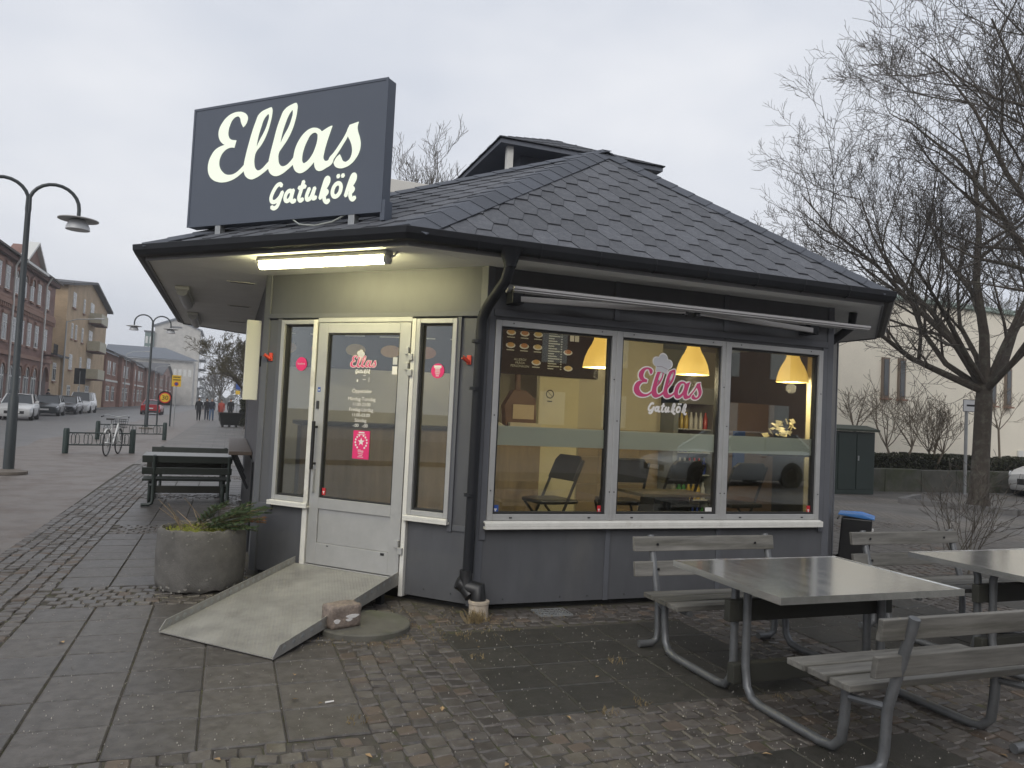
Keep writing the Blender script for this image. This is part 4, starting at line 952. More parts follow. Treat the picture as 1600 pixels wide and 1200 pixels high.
# poinsettia on the sill
pn = thing('poinsettia', 'cream poinsettia plant standing inside the right window', 'plant', (3.12, .25, 1.2)); m_pet = mat('cream_leaf', (.68, .60, .36), .6, rand=.2)
MB().lathe([(.05, 0), (.065, .12), (.06, .12)], 14, (3.12, .25, 1.33)).build('pot', m_vwhite, pn, True); MB().box(2.9, .12, 1.29, 3.4, .4, 1.33).build('stand', m_black, pn)
prn = random.Random(5)
for k in range(26):
    a = prn.uniform(0, 6.28); e = prn.uniform(-.3, .9); l = prn.uniform(.05, .11); c = Vector((3.12 + prn.uniform(-.09, .11), .22 + prn.uniform(-.06, .06), 1.53 + prn.uniform(-.06, .08))); d = Vector((math.cos(a) * math.cos(e), math.sin(a) * math.cos(e), math.sin(e))); s = d.orthogonal().normalized() * l * .35
    MB().add([c, c + d * l * .5 + s, c + d * l, c + d * l * .5 - s], [(0, 1, 2, 3)]).build('leaf', m_pet, pn)
# ================================================================== NEAR STREET THINGS
def chequer(name, c, rough, metal):
    """raised diamond plate"""
    m = mat(name, c, rough, metal, var=.22, scale=6, c2=tuple(x * .72 for x in c), thr=(.45, .7))
    n = m.node_tree.nodes; l = m.node_tree.links; b = n['Principled BSDF']; geo = n.new('ShaderNodeNewGeometry')
    mp_ = n.new('ShaderNodeMapping'); mp_.inputs['Rotation'].default_value = (0, 0, .1); mp_.inputs['Scale'].default_value = (42, 42, 0); l.new(geo.outputs['Position'], mp_.inputs[0])
    vo = n.new('ShaderNodeTexVoronoi'); vo.distance = 'MANHATTAN'; vo.inputs['Scale'].default_value = 1; vo.inputs['Randomness'].default_value = .0; l.new(mp_.outputs[0], vo.inputs['Vector'])
    mr = n.new('ShaderNodeMapRange'); mr.inputs[1].default_value = .22; mr.inputs[2].default_value = .30; mr.inputs[3].default_value = 1; mr.inputs[4].default_value = 0; l.new(vo.outputs['Distance'], mr.inputs[0])
    bp = n.new('ShaderNodeBump'); bp.inputs['Strength'].default_value = .8; bp.inputs['Distance'].default_value = .006; l.new(mr.outputs[0], bp.inputs['Height']); l.new(bp.outputs[0], b.inputs['Normal'])
    return m
m_plate_ = chequer('chequer_plate', (.33, .322, .30), .45, .3)
rp = thing('ramp', 'pale chequer plate wheelchair ramp leading up to the kiosk door', 'ramp', tuple(DM @ Vector((-1.1, -.9, 0))))
TL, TR, BR, BL = [Vector(p) for p in ((-1.745, -.035, .168), (-.68, -.035, .168), (-.47, -1.72, .012), (-1.45, -1.70, .012))]
D(MB().ext([TL, TR, BR, BL][::-1], (0, 0, -.006))).build('deck', m_plate_, rp)
for nm, a, b in (('left', TL, BL), ('right', TR, BR)):
    d = (b - a).normalized(); up = Vector((0, 0, .058)); th_ = Vector((.006 if nm == 'right' else -.006, 0, 0))
    e = b - d * .06
    lo = Vector((0, 0, -.05)) if nm == 'right' else Vector((0, 0, -.004))
    poly = [a + lo, e + Vector((0, 0, -.008)), b + Vector((0, 0, -.008)), b + Vector((0, 0, .01)), e + up, a + up]
    lip = D(MB().ext(poly, th_)).build('side_lip', m_plate_, rp)
    n_ = 16 if nm == 'right' else 22
    for i in range(n_):                                  # pressed diamonds on the outer faces of the lips
        c = a + (e - a) * ((i + .5) / n_) + Vector((0, 0, .028)) + (th_ * 1.02 if nm == 'right' else th_ * -.02)
        w = .026; o_ = Vector((.002 if nm == 'right' else .002, 0, 0))
        D(MB().add([c + d * w, c + Vector((0, 0, .02)), c - d * w, c - Vector((0, 0, .02)), c + o_ * 1.2], [(0, 1, 4), (1, 2, 4), (2, 3, 4), (3, 0, 4)])).build('diamond', m_steel, lip)
g = MB()
for k in range(4):
    f = .05 + k * .25; a = TL.lerp(BL, f); b = TR.lerp(BR, f); z = a.z - .012
    if z > .03: g.bar((a.x + .02, a.y, z - .015), (b.x - .02, b.y, z - .015), .03, .03)
D(g).build('cross_member', m_gutter, rp)
D(MB().box(-.74, -.25, 0, -.69, -.2, .14)).build('support', m_gutter, rp)
o = MB().lathe([(.33, -.01), (.33, .032), (.322, .04), (0, .042)], 40, (-.9, -.29, 0)).build('manhole_disc', mat('old_concrete', (.10, .095, .08), .85, var=.35, scale=9, c2=(.075, .08, .05), thr=(.5, .65), bump=.5, bscale=150), smooth=True); tag(o, 'round mossy concrete disc on the ground beside the ramp', 'manhole cover')
# granite block with white paint smears
st = thing('stone_block', 'reddish granite block with white paint smears beside the ramp', 'stone', (-1.07, -.36, 0), .35)
import bmesh
bm_ = bmesh.new(); bmesh.ops.create_cube(bm_, size=1.); bmesh.ops.subdivide_edges(bm_, edges=bm_.edges[:], cuts=5, use_grid_fill=True); r5 = random.Random(2)
for v in bm_.verts:
    p = v.co; k = 1 - .10 * (abs(p.x) ** 4 + abs(p.y) ** 4 + abs(p.z) ** 4) * 4; v.co = Vector((p.x * .235 * k, p.y * .15 * k, p.z * .16 * k)) + Vector((r5.uniform(-1, 1), r5.uniform(-1, 1), r5.uniform(-1, 1))) * .0035
me = bpy.data.meshes.new('block'); bm_.to_mesh(me); bm_.free(); me.polygons.foreach_set('use_smooth', [True] * len(me.polygons))
me.materials.append(mat('pink_granite', (.25, .20, .165), .75, var=.4, scale=60, c2=(.15, .12, .10), thr=(.4, .6), bump=.6, bscale=150)); o = link('block', me, st, False); o.location = (0, 0, .118)
m_smear = mat('white_paint', (.62, .6, .58), .7, var=.15, scale=40)
for (x, z, w, h) in ((-.07, .10, .045, .03), (.045, .115, .1, .026), (.02, .095, .05, .02)):
    MB().ext([(x + w / 2 * math.cos(a) * (1 + .2 * math.sin(3 * a)), -.0765, z + h / 2 * math.sin(a) + .25 * (x) * .3) for a in [2 * PI * i / 12 for i in range(12)]], (0, .008, 0)).build('paint_smear', m_smear, st, world=False)
# concrete planter
pl = thing('concrete_planter', 'round grey concrete planter with fir branches left of the ramp', 'planter', (-2.03, 1.2, 0))
m_conc = mat('planter_concrete', (.13, .124, .115), .9, var=.3, scale=9, c2=(.098, .093, .085), thr=(.4, .65), bump=.7, bscale=90, bdist=.004)
NA, prof = 48, [(r_ * .91, z_) for r_, z_ in [(.345, .0), (.372, .02), (.385, .08), (.392, .28), (.385, .44), (.378, .485), (.365, .495), (.345, .49), (.338, .46), (.335, .40), (.0, .40)]]
g = MB(); g.lathe(prof, NA); r6 = random.Random(9)
g.v = [(x * (1 + r6.uniform(-.006, .006)), y * (1 + r6.uniform(-.006, .006)), z + (r6.uniform(-.012, .012) if z > .45 or z < .03 else 0)) for x, y, z in g.v]
g.build('tub', m_conc, pl, True, world=False)
# flaked pale spots on the tub
m_flake = mat('flake', (.20, .19, .17), .9)
g = MB()
for k in range(42):
    a = r6.uniform(-2.6, -.4); z = r6.choice((r6.uniform(.005, .06), r6.uniform(.05, .45), r6.uniform(.42, .49))); r = .357; w = r6.uniform(.004, .014) if z > .06 else r6.uniform(.01, .03)
    c = Vector((r * math.cos(a), r * math.sin(a), z)); t_ = Vector((-math.sin(a), math.cos(a), 0)); 
    if z < .06: c = Vector((c.x * .965, c.y * .965, z))
    g.add([c - t_ * w, c - Vector((0, 0, w * .7)), c + t_ * w * .8, c + Vector((0, 0, w * .6))], [(0, 1, 2, 3)])
o = g.build('flaking', m_flake, pl, world=False); o['kind'] = 'stuff'
g = MB(); m_moss = mat('moss', (.17, .18, .03), .95, var=.4, scale=40)
for k in range(900):
    a = r6.uniform(0, 6.28); rr = .30 * math.sqrt(r6.random()); c = Vector((rr * math.cos(a), rr * math.sin(a), .455 + .035 * (1 - rr / .30) + r6.uniform(0, .02))); s = r6.uniform(.006, .016)
    g.add([c + Vector((r6.uniform(-s, s), r6.uniform(-s, s), r6.uniform(-s, s))) for _ in range(3)], [(0, 1, 2)])
g.lathe([(.305, .44), (.2, .465), (0, .475)], 20)
g.build('moss', m_moss, pl, world=False)
m_need = mat('fir_needle', (.045, .075, .028), .6, rand=.5); m_twig = mat('dry_twig', (.20, .15, .10), .8, rand=.3); m_needb = mat('brown_needle', (.22, .09, .03), .7, rand=.4)
def fir_branch(base, d, Ln, parent, brown=False):
    g = MB(); b = Vector(base); d = Vector(d).normalized(); tips = []
    def spray(b, d, Ln, lvl):
        n = int(Ln / .005); pts = [b + d * (Ln * i / 6) + Vector((0, 0, -.10 * Ln * (i / 6) ** 2)) for i in range(7)]; g.tube(pts, [.004 * (1 - i / 8) for i in range(7)], 4, mi=1)
        for i in range(n):
            f = i / n; p = b + d * (Ln * f) + Vector((0, 0, -.10 * Ln * f * f))
            for k in range(3):
                s = d.cross(Vector((0, 0, 1))).normalized(); a = r6.uniform(-.5, 1.0) * (1 if r6.random() < .5 else 1); sg_ = r6.choice((-1, 1)); nd = (s * sg_ + d * .7 + Vector((0, 0, r6.uniform(-.3, .7)))).normalized(); l = r6.uniform(.022, .038); w = d.cross(nd).normalized() * .0024
                g.add([p - w, p + w, p + nd * l], [(0, 1, 2)], 2 if (brown and r6.random() < .7) else 0)
        if lvl == 0:
            for f in (.2, .35, .5, .65, .8):
                for sg_ in (-1, 1):
                    s = d.cross(Vector((0, 0, 1))).normalized() * sg_; spray(b + d * (Ln * f), (d + s * 1.1 + Vector((0, 0, r6.uniform(-.05, .2)))).normalized(), Ln * (.45 - .25 * f), 1)
    spray(b, d, Ln, 0)
    return g.build('fir_branch', [m_need, m_twig, m_needb], parent, world=False)
for k, (b, d, l, br_) in enumerate((((-.02, -.12, .49), (1, -.12, .28), .50, False), ((.0, .05, .49), (1, .1, .30), .55, False), ((-.02, -.1, .49), (1, -.45, .22), .40, False), ((.1, .1, .5), (.8, .4, .45), .38, False), ((.0, -.15, .49), (.7, -.4, .5), .32, False), ((.12, -.05, .53), (1, -.1, .10), .38, True), ((.05, .0, .55), (1, .2, .18), .52, False), ((-.05, .0, .48), (.5, -.4, .7), .3, False), ((.1, -.15, .5), (.9, -.25, .05), .34, False), ((.0, .0, .52), (1, -.3, .4), .4, False), ((-.08, .05, .5), (.8, .0, .6), .34, False))): fir_branch(b, d, l, pl, br_)
for k in range(9):
    x, y = r6.uniform(-.2, .1), r6.uniform(-.1, .2); dx, dy = r6.uniform(-.22, .12), r6.uniform(-.1, .12); h = r6.uniform(.12, .36)
    MB().tube([(x, y, .42), (x + dx * .4, y + dy * .4, .42 + h * .55), (x + dx, y + dy, .42 + h)], [.005, .004, .002], 5).build('stick', m_twig, pl, world=False)
# ------------------------------------------------------------------ picnic sets
m_tube_ = mat('tube_steel', (.15, .155, .16), .45, metal=.5, var=.25, scale=12)
m_wgrey = mat('weathered_wood', (.145, .139, .126), .75, var=.55, scale=24, stretch=(.08, 1, 1), c2=(.075, .071, .058), thr=(.45, .65), bump=.6, bscale=40, rand=.15)
m_wdark = mat('dark_wood', (.028, .028, .022), .7, var=.3, scale=10, stretch=(.15, 1, 1), bump=.3, bscale=50)
m_wgreen = mat('black_green_wood', (.022, .027, .023), .55, var=.3, scale=10, stretch=(.15, 1, 1), bump=.3, bscale=50)
def steel_top():
    m = mat('steel_top', (.80, .81, .80), .15, metal=.9, var=.2, scale=14, stretch=(1, .25, 1), bump=.05, bscale=12); return m
def picnic(label, group, loc, rz, wood, top, tube):
    P = thing('picnic_table', label, 'picnic table', loc, rz, group)
    def B(*a, nm, m, bv=.005): return MB().box(*a).build(nm, m, P, bevel=bv, world=False)
    B(-.64, -.49, .672, .64, .49, .69, nm='table_top', m=top, bv=.003)
    e = MB(); frame_rect_z(e, -.645, -.495, .645, .495, .012, .655, .693); e.build('top_rim', top, P, world=False)
    B(-.60, -.025, .44, .62, .025, .56, nm='upper_beam', m=m_wdark); B(-.56, -.03, .09, .58, .03, .20, nm='lower_beam', m=m_wdark)
    for sy in (-1, 1):
        for k in range(3):
            y = sy * (.50 + .145 * k); B(-.60, y, .362, .60, y + sy * .125, .395, nm='seat_board', m=wood)
        for k, (z0, z1) in enumerate(((.47, .57), (.64, .74))):
            yb = 1.0 + .15 * (z0 - .1); g = MB(); n_ = Vector((0, sy * 1, .15)); 
            g.ext([(-.60, sy * (yb - .03), z0), (.60, sy * (yb - .03), z0), (.60, sy * (yb - .015), z1), (-.60, sy * (yb - .015), z1)], (0, sy * .032, 0)); bo = g.build('back_board', wood, P, bevel=.005, world=False)
            for x in (-.42, .42): MB().disc((x, sy * (yb - .031), (z0 + z1) / 2), .009, (0, -sy, 0), .006, 8).build('bolt', m_black, bo, world=False)
        for x in (-.5, .5):
            xo = x + .06
            # bench leg tube: seat -> ground -> up to the table
            pts = [(x, sy * .80, .365), (x, sy * .79, .20), (x, sy * .775, .09), (x, sy * .73, .04), (x, sy * .65, .026), (x, sy * .20, .026), (x, sy * .12, .04), (x, sy * .075, .09), (x, sy * .055, .2), (x, sy * .055, .60), (x, sy * .07, .65), (x, sy * .12, .668)]
            MB().tube(pts, .0245, 10).build('leg', tube, P, True, world=False)
            pb = [(xo - .15, sy * .965, .026), (xo - .05, sy * .965, .028), (xo - .012, sy * .966, .05), (xo, sy * .97, .11), (xo, sy * .98, .3), (xo, sy * 1.115, .745)]
            MB().tube(pb, .0245, 10).build('back_post', tube, P, True, world=False)
            MB().tube([(x, sy * .80, .34), (x, sy * .5, .345)], .02, 8).build('seat_bearer', tube, P, True, world=False)
            MB().tube([(x, sy * .80, .30), (xo, sy * .985, .31)], .018, 8).build('strut', tube, P, True, world=False)
        for x in (-.5, .5): MB().tube([(x, sy * .07, .655), (x, sy * .40, .66)], .018, 8).build('top_bearer', tube, P, True, world=False)
    return P
def frame_rect_z(g, x0, y0, x1, y1, w, z0, z1):
    g.box(x0, y0, z0, x1, y0 + w, z1); g.box(x0, y1 - w, z0, x1, y1, z1); g.box(x0, y0 + w, z0, x0 + w, y1 - w, z1); g.box(x1 - w, y0 + w, z0, x1, y1 - w, z1)
picnic('steel-topped picnic table with grey wooden benches nearest the camera', 'picnic tables by the kiosk', (1.44, -2.08, 0), 0, m_wgrey, steel_top(), m_tube_)
picnic('second steel-topped picnic table with grey benches at the right edge', 'picnic tables by the kiosk', (3.52, -1.98, 0), .02, m_wgrey, steel_top(), m_tube_)
picnic('dark picnic table with black-green benches on the street side', 'picnic tables by the kiosk', (-2.42, 7.25, 0), .03, m_wgreen, mat('worn_top', (.20, .20, .19), .4, metal=.3, var=.2), mat('green_tube', (.03, .04, .036), .45))
# wheelie bin behind the corner
wb = thing('wheelie_bin', 'black wheelie bin with blue lid behind the kiosk corner', 'bin', (4.98, 1.12, 0), .75); wb.scale = (.7, .7, .60)
MB().ext([(-.2, -.22, .06), (.2, -.22, .06), (.24, -.27, .95), (-.24, -.27, .95)], (0, .46, 0)).build('body', m_black, wb, bevel=.02, world=False)
g = MB(); g.ext([(-.26, -.30, .95), (.26, -.30, .95), (.26, -.1, 1.02), (.26, .24, 1.0), (-.26, .24, 1.0), (-.26, -.1, 1.02)], (0, 0, .03)); g.build('lid', mat('blue_lid', (.07, .22, .55), .45), wb, bevel=.01, world=False)
for x in (-.22, .22): MB().tube([(x - .03, .2, .1), (x + .03, .2, .1)], .1, 14).build('wheel', m_black, wb, world=False)
MB().tube([(-.2, .25, .92), (.2, .25, .92)], .014, 8).build('handle', m_black, wb, world=False); MB().box(-.1, -.285, .6, .12, -.262, .75).build('notice', m_vwhite, wb, world=False)
# drain grate in the setts under the window
g = MB(); gx, gy = .62, -.15
g.box(gx - .13, gy - .09, -.01, gx + .13, gy + .09, -.004); gr = thing('drain_grate', 'small galvanised drain grate in the setts below the first window', 'grate', (gx, gy, 0)); g.build('pit', m_black, gr)
g = MB(); frame_rect_z(g, gx - .14, gy - .1, gx + .14, gy + .1, .008, -.004, .008); g.build('rim', m_steel, gr)
for i in range(1, 9): MB().box(gx - .14 + i * .031, gy - .09, -.003, gx - .136 + i * .031, gy + .09, .007).build('bar', m_steel, gr)
for i in range(1, 4): MB().box(gx - .13, gy - .1 + i * .05, -.002, gx + .13, gy - .096 + i * .05, .006).build('bar', m_steel, gr)
cg = on_ground(508, 1100); o = MB().tube([(0, 0, .006), (.045, .01, .006)], .0045, 8).build('cigarette_end', m_vwhite); o.location = (cg.x, cg.y, .002); tag(o, 'white cigarette end on the dark slabs in front of the ramp', 'litter')
# ================================================================== STREET FURNITURE FURTHER OFF
m_post = mat('lamp_post_paint', (.035, .042, .045), .5, var=.2, scale=3)
m_lampw = mat('lamp_glass', (.55, .56, .57), .35); m_lcap = mat('lamp_cap', (.42, .42, .41), .5)
def twin_lamp(loc, label, h=5.6):
    t = thing('street_lamp', label, 'street lamp', loc, .12, 'twin-arm street lamps along the street')
    MB().tube([(0, 0, 0), (0, 0, 1.45), (0, 0, 1.5), (0, 0, h - .62)], [.095, .085, .062, .048], 12).build('pole', m_post, t, True, world=False)
    MB().lathe([(.32, 0), (.32, .05), (.2, .07), (.1, .09)], 20).build('base', mat('base_stone', (.14, .12, .10), .8, var=.2), t, world=False)
    for s in (-1, 1):
        pts = [(0, 0, h - .75), (s * .02, 0, h - .55)] + [(s * (.42 - .42 * math.cos(a)), 0, h - .42 + .42 * math.sin(a)) for a in [PI * k / 12 for k in range(1, 13)]] + [(s * .84, 0, h - .55)]
        ar = MB().tube(pts, .034, 8).build('arm', m_post, t, True, world=False)
        MB().lathe([(.02, .10), (.03, .04), (.10, .03), (.36, -.015), (.36, -.03), (.1, -.01), (0, -.01)], 24, (s * .84, 0, h - .60)).build('shade', m_lcap, ar, True, world=False)
        MB().lathe([(.10, -.02), (.16, -.06), (.205, -.15), (.215, -.22), (.0, -.225)], 20, (s * .84, 0, h - .60)).build('bowl', m_lampw, ar, True, world=False)
twin_lamp((-5.71, 10.99, 0), 'tall twin-arm street lamp with white bowls nearest at the left')
twin_lamp((-5.75, 36.5, 0), 'twin-arm street lamp farther up the street beside the bike racks', 5.75)
def bike_rack(a, b, label):
    a = Vector(a); b = Vector(b); t = thing('bike_rack', label, 'bike rack', (*((a + b) / 2), 0), 0, 'green bike racks'); m_g = mat('rack_green', (.018, .032, .028), .45)
    for p in (a, b): MB().lathe([(.075, 0), (.075, .60), (.06, .66), (.0, .67)], 12, (*p, 0)).build('post', m_g, t, True)
    for z in (.22, .54): MB().tube([(*a, z), (*b, z)], .02, 6).build('rail', m_g, t, True)
    d = (b - a).normalized(); n = Vector((-d.y, d.x))
    for k in range(5):
        c = a.lerp(b, (k + .7) / 5.4)
        for o in (-.05, .05):
            q = c + d * o; MB().tube([(*(q - n * .02), .22), (*(q - n * .22), .28), (*(q - n * .22), .46), (*(q), .54), (*(q + n * .15), .46), (*(q + n * .15), .28), (*q, .22)], .009, 5).build('hoop', m_g, t)
bike_rack((-5.85, 17.05), (-4.34, 17.7), 'green bike rack with the white bicycle, nearer one')
bike_rack((-6.2, 24.6), (-4.1, 25.6), 'green bike rack farther back')
# bicycle
bk = thing('bicycle', 'white city bicycle with front basket parked in the bike rack', 'bicycle', (-4.72, 16.85, 0), PI / 2 - .14)
m_bw = mat('bike_white', (.62, .62, .60), .35)
def T(pts, r, nm, m, par=bk, n=8): return MB().tube(pts, r, n).build(nm, m, par, True, world=False)
for x in (-.52, .53):
    w = T([(x + .33 * math.cos(2 * PI * k / 28), 0, .34 + .33 * math.sin(2 * PI * k / 28)) for k in range(29)], .018, 'tyre', m_black)
    g = MB()
    for k in range(16): g.tube([(x, .02 * (-1) ** k, .34), (x + .315 * math.cos(2 * PI * k / 16), 0, .34 + .315 * math.sin(2 * PI * k / 16))], .0025, 3)
    g.tube([(x, -.05, .34), (x, .05, .34)], .022, 8); g.build('spokes', m_steel, w, world=False)
    T([(x + .365 * math.cos(a), 0, .34 + .365 * math.sin(a)) for a in [(-.3 if x < 0 else .35) + k * .22 for k in range(13 if x < 0 else 10)]], .022, 'mudguard', m_bw)
fr_ = T([(.53, 0, .34), (.43, 0, .62), (.38, 0, .86)], .018, 'fork', m_bw)
T([(.38, 0, .82), (.05, 0, .36), (-.05, 0, .30), (-.12, 0, .45), (-.22, 0, .82)], .02, 'frame', m_bw); T([(.40, 0, .72), (.1, 0, .46), (-.15, 0, .52)], .016, 'top_tube', m_bw); T([(-.05, 0, .30), (-.52, 0, .34), (-.20, 0, .72)], .012, 'stays', m_bw)
T([(-.22, 0, .8), (-.25, 0, .93)], .014, 'seat_post', m_steel); MB().ext([(-.40, -.1, .93), (-.38, .1, .93), (-.2, .07, .94), (-.1, .02, .94), (-.1, -.02, .94), (-.2, -.07, .94)], (0, 0, .05)).build('saddle', m_black, bk, bevel=.015, world=False)
T([(.15, -.32, 1.02), (.27, -.27, 1.05), (.35, -.1, 1.02), (.37, 0, 1.0), (.35, .1, 1.02), (.27, .27, 1.05), (.15, .32, 1.02)], .012, 'handlebar', m_steel); T([(.37, 0, .84), (.36, 0, 1.0)], .014, 'stem', m_steel)
for s in (-1, 1): T([(.17, s * .31, 1.02), (.06, s * .335, 1.0)], .018, 'grip', m_black)
g = MB()
for k in range(7):
    for z in (.72, .80, .88, .94): g.tube([(.45, -.16, z), (.72, -.16, z), (.72, .16, z), (.45, .16, z), (.45, -.16, z)], .004, 4) if k == 0 else None
    y = -.16 + k * .053; g.tube([(.45, y, .94), (.47, y * .8, .70), (.70, y * .8, .70), (.72, y, .94)], .004, 4)
g.build('basket', m_black, bk, world=False)
g = MB()
for y in (-.06, 0, .06): g.tube([(-.25, y, .74), (-.75, y, .74)], .006, 5)
g.tube([(-.7, -.06, .74), (-.53, -.05, .36)], .006, 5); g.tube([(-.7, .06, .74), (-.53, .05, .36)], .006, 5); g.build('carrier', m_steel, bk, world=False)
T([(-.12 + .1 * math.cos(2 * PI * k / 16), .06, .30 + .1 * math.sin(2 * PI * k / 16)) for k in range(17)], .006, 'chainring', m_steel); T([(-.05, .08, .30), (.05, .09, .18)], .01, 'crank', m_steel)
# speed limit hoop and yellow parking sign
sp30 = thing('speed_sign', 'black arched frame with round yellow 30 speed sign by the road', 'road sign', (-5.35, 41.8, 0), .15); m_ye = mat('sign_yellow', (.72, .46, .03), .45); m_rd = mat('sign_red', (.55, .03, .03), .45)
for x in (-.34, .34): MB().tube([(x, 0, 0), (x, 0, 1.6)], .045, 8).build('leg', m_post, sp30, True, world=False)
MB().ext([(-.385, -.03, 1.2)] + [(-.385 * math.cos(PI * k / 14), -.03, 1.62 + .385 * math.sin(PI * k / 14)) for k in range(15)] + [(.385, -.03, 1.2)], (0, .06, 0)).build('board', m_black, sp30, world=False)
MB().disc((0, -.032, 1.62), .31, (0, -1, 0), .006, 28).build('red_ring', m_rd, sp30, world=False); MB().disc((0, -.039, 1.62), .25, (0, -1, 0), .006, 28).build('disc', m_ye, sp30, world=False)
me = text_mesh('30', .36, .003); me.transform(frame_m((0, -.049, 1.50), (1, 0, 0), (0, 0, 1))); me.materials.clear(); me.materials.append(m_black); link('numerals', me, sp30, False)
ysn = thing('parking_sign', 'yellow no-stopping sign on a thin grey post', 'road sign', (-4.75, 40.9, 0), .15)
MB().tube([(0, 0, 0), (0, 0, 2.85)], .03, 8).build('post', m_steel, ysn, True, world=False); MB().box(-.24, -.035, 2.28, .24, -.03, 2.92).build('plate', m_ye, ysn, world=False)
MB().disc((0, -.037, 2.43), .115, (0, -1, 0), .004, 20).build('no_stopping_disc', m_rd, ysn, world=False); MB().disc((0, -.042, 2.43), .08, (0, -1, 0), .004, 20).build('disc_centre', m_blue, ysn, world=False)
for z, n_, w_ in ((2.77, 5, .075), (2.62, 6, .065)):
    for k in range(n_): MB().box(-.17 + k * w_, -.036, z, -.17 + k * w_ + w_ * .7, -.0345, z + .075).build('text_mark', m_black, ysn, world=False)
tb = thing('street_tub', 'wide black tapered planter tub standing on the pavement by the walkers', 'planter', (-1.8, 44.6, 0), .1)
MB().add([(-.5, -.3, .12), (.5, -.3, .12), (.5, .3, .12), (-.5, .3, .12), (-.66, -.42, .88), (.66, -.42, .88), (.66, .42, .88), (-.66, .42, .88)], [(0, 3, 2, 1), (0, 1, 5, 4), (1, 2, 6, 5), (2, 3, 7, 6), (3, 0, 4, 7), (4, 5, 6, 7)]).build('tub', m_black, tb, world=False)
for x in (-.4, 0, .4): MB().box(x - .05, -.28, 0, x + .05, .28, .12).build('foot', m_black, tb, world=False)
MB().box(-.6, -.36, .885, .6, .36, .90).build('soil', m_dirt, tb, world=False)
ps_ = thing('parking_sign', 'small blue and yellow sign on a post far up the pavement', 'road sign', (-1.0, 90, 0)); MB().tube([(0, 0, 0), (0, 0, 3.9)], .05, 6).build('post', m_steel, ps_, world=False); MB().box(-.25, -.05, 3.1, .25, -.03, 3.75).build('blue_plate', m_blue, ps_, world=False); MB().box(-.25, -.05, 2.5, .25, -.03, 2.95).build('yellow_plate', m_ye, ps_, world=False)
# street lamps hung over the road on the far side
for i, (x, y, h, lab) in enumerate(((-16.4, 74, 8.3, 'thin grey road lamp in front of the yellow building'), (-16.4, 118, 8.0, 'thin grey road lamp in front of the long brick row'), (-16.4, 165, 8.0, 'thin grey road lamp farthest up the brick row'))):
    t = thing('road_lamp', lab, 'street lamp', (x, y, 0), 0, 'single-arm road lamps on the far side'); MB().tube([(0, 0, 0), (0, 0, h)], [.09, .06], 8).build('pole', m_steel, t, True, world=False)
    MB().tube([(0, 0, h - .1), (.8, 0, h + .25), (2.4, 0, h + .4)], .04, 6).build('arm', m_steel, t, True, world=False); MB().ext([(2.3, -.14, h + .36), (3.1, -.12, h + .40), (3.1, .12, h + .40), (2.3, .14, h + .36)], (0, 0, .14)).build('head', m_lcap, t, bevel=.03, world=False)
t = thing('traffic_sign', 'grey back of a square road sign on the far sidewalk', 'road sign', (-16.0, 80, 0)); MB().tube([(0, 0, 0), (0, 0, 3.9)], .045, 6).build('post', m_steel, t, world=False); MB().box(-.5, -.03, 2.6, .5, .03, 4.2).build('plate', m_gutter, t, world=False)
# ================================================================== CARS
m_cg = mat('car_glass', (.02, .025, .03), .05, spec=.8); m_tyre = mat('tyre', (.012, .012, .012), .8); m_rim = mat('rim', (.35, .35, .36), .35, metal=.6)
m_head = mat('headlight', (.65, .66, .68), .1); m_tail = mat('taillight', (.45, .01, .01), .2); m_plate2 = mat('plate', (.7, .7, .68), .5); m_trim = mat('car_trim', (.015, .015, .016), .5)
SH = {'hatch': (3.9, 1.70, 1.50, .78, (.0, .62), (.05, .72), (.26, .93), (.5, .95), (.9, .98), (1.0, .9), (.27, .44, .82, .97)),
      'sedan': (4.5, 1.78, 1.45, .76, (.0, .58), (.05, .70), (.28, .90), (.5, .93), (.82, 1.0), (1.0, .92), (.27, .45, .70, .86)),
      'wagon': (4.6, 1.78, 1.47, .76, (.0, .58), (.05, .70), (.28, .92), (.5, .95), (.9, 1.0), (1.0, .92), (.27, .43, .86, .98)),
      'van': (4.4, 1.80, 1.85, .85, (.0, .66), (.05, .84), (.2, 1.06), (.5, 1.08), (.95, 1.1), (1.0, 1.05), (.2, .36, .95, .99))}
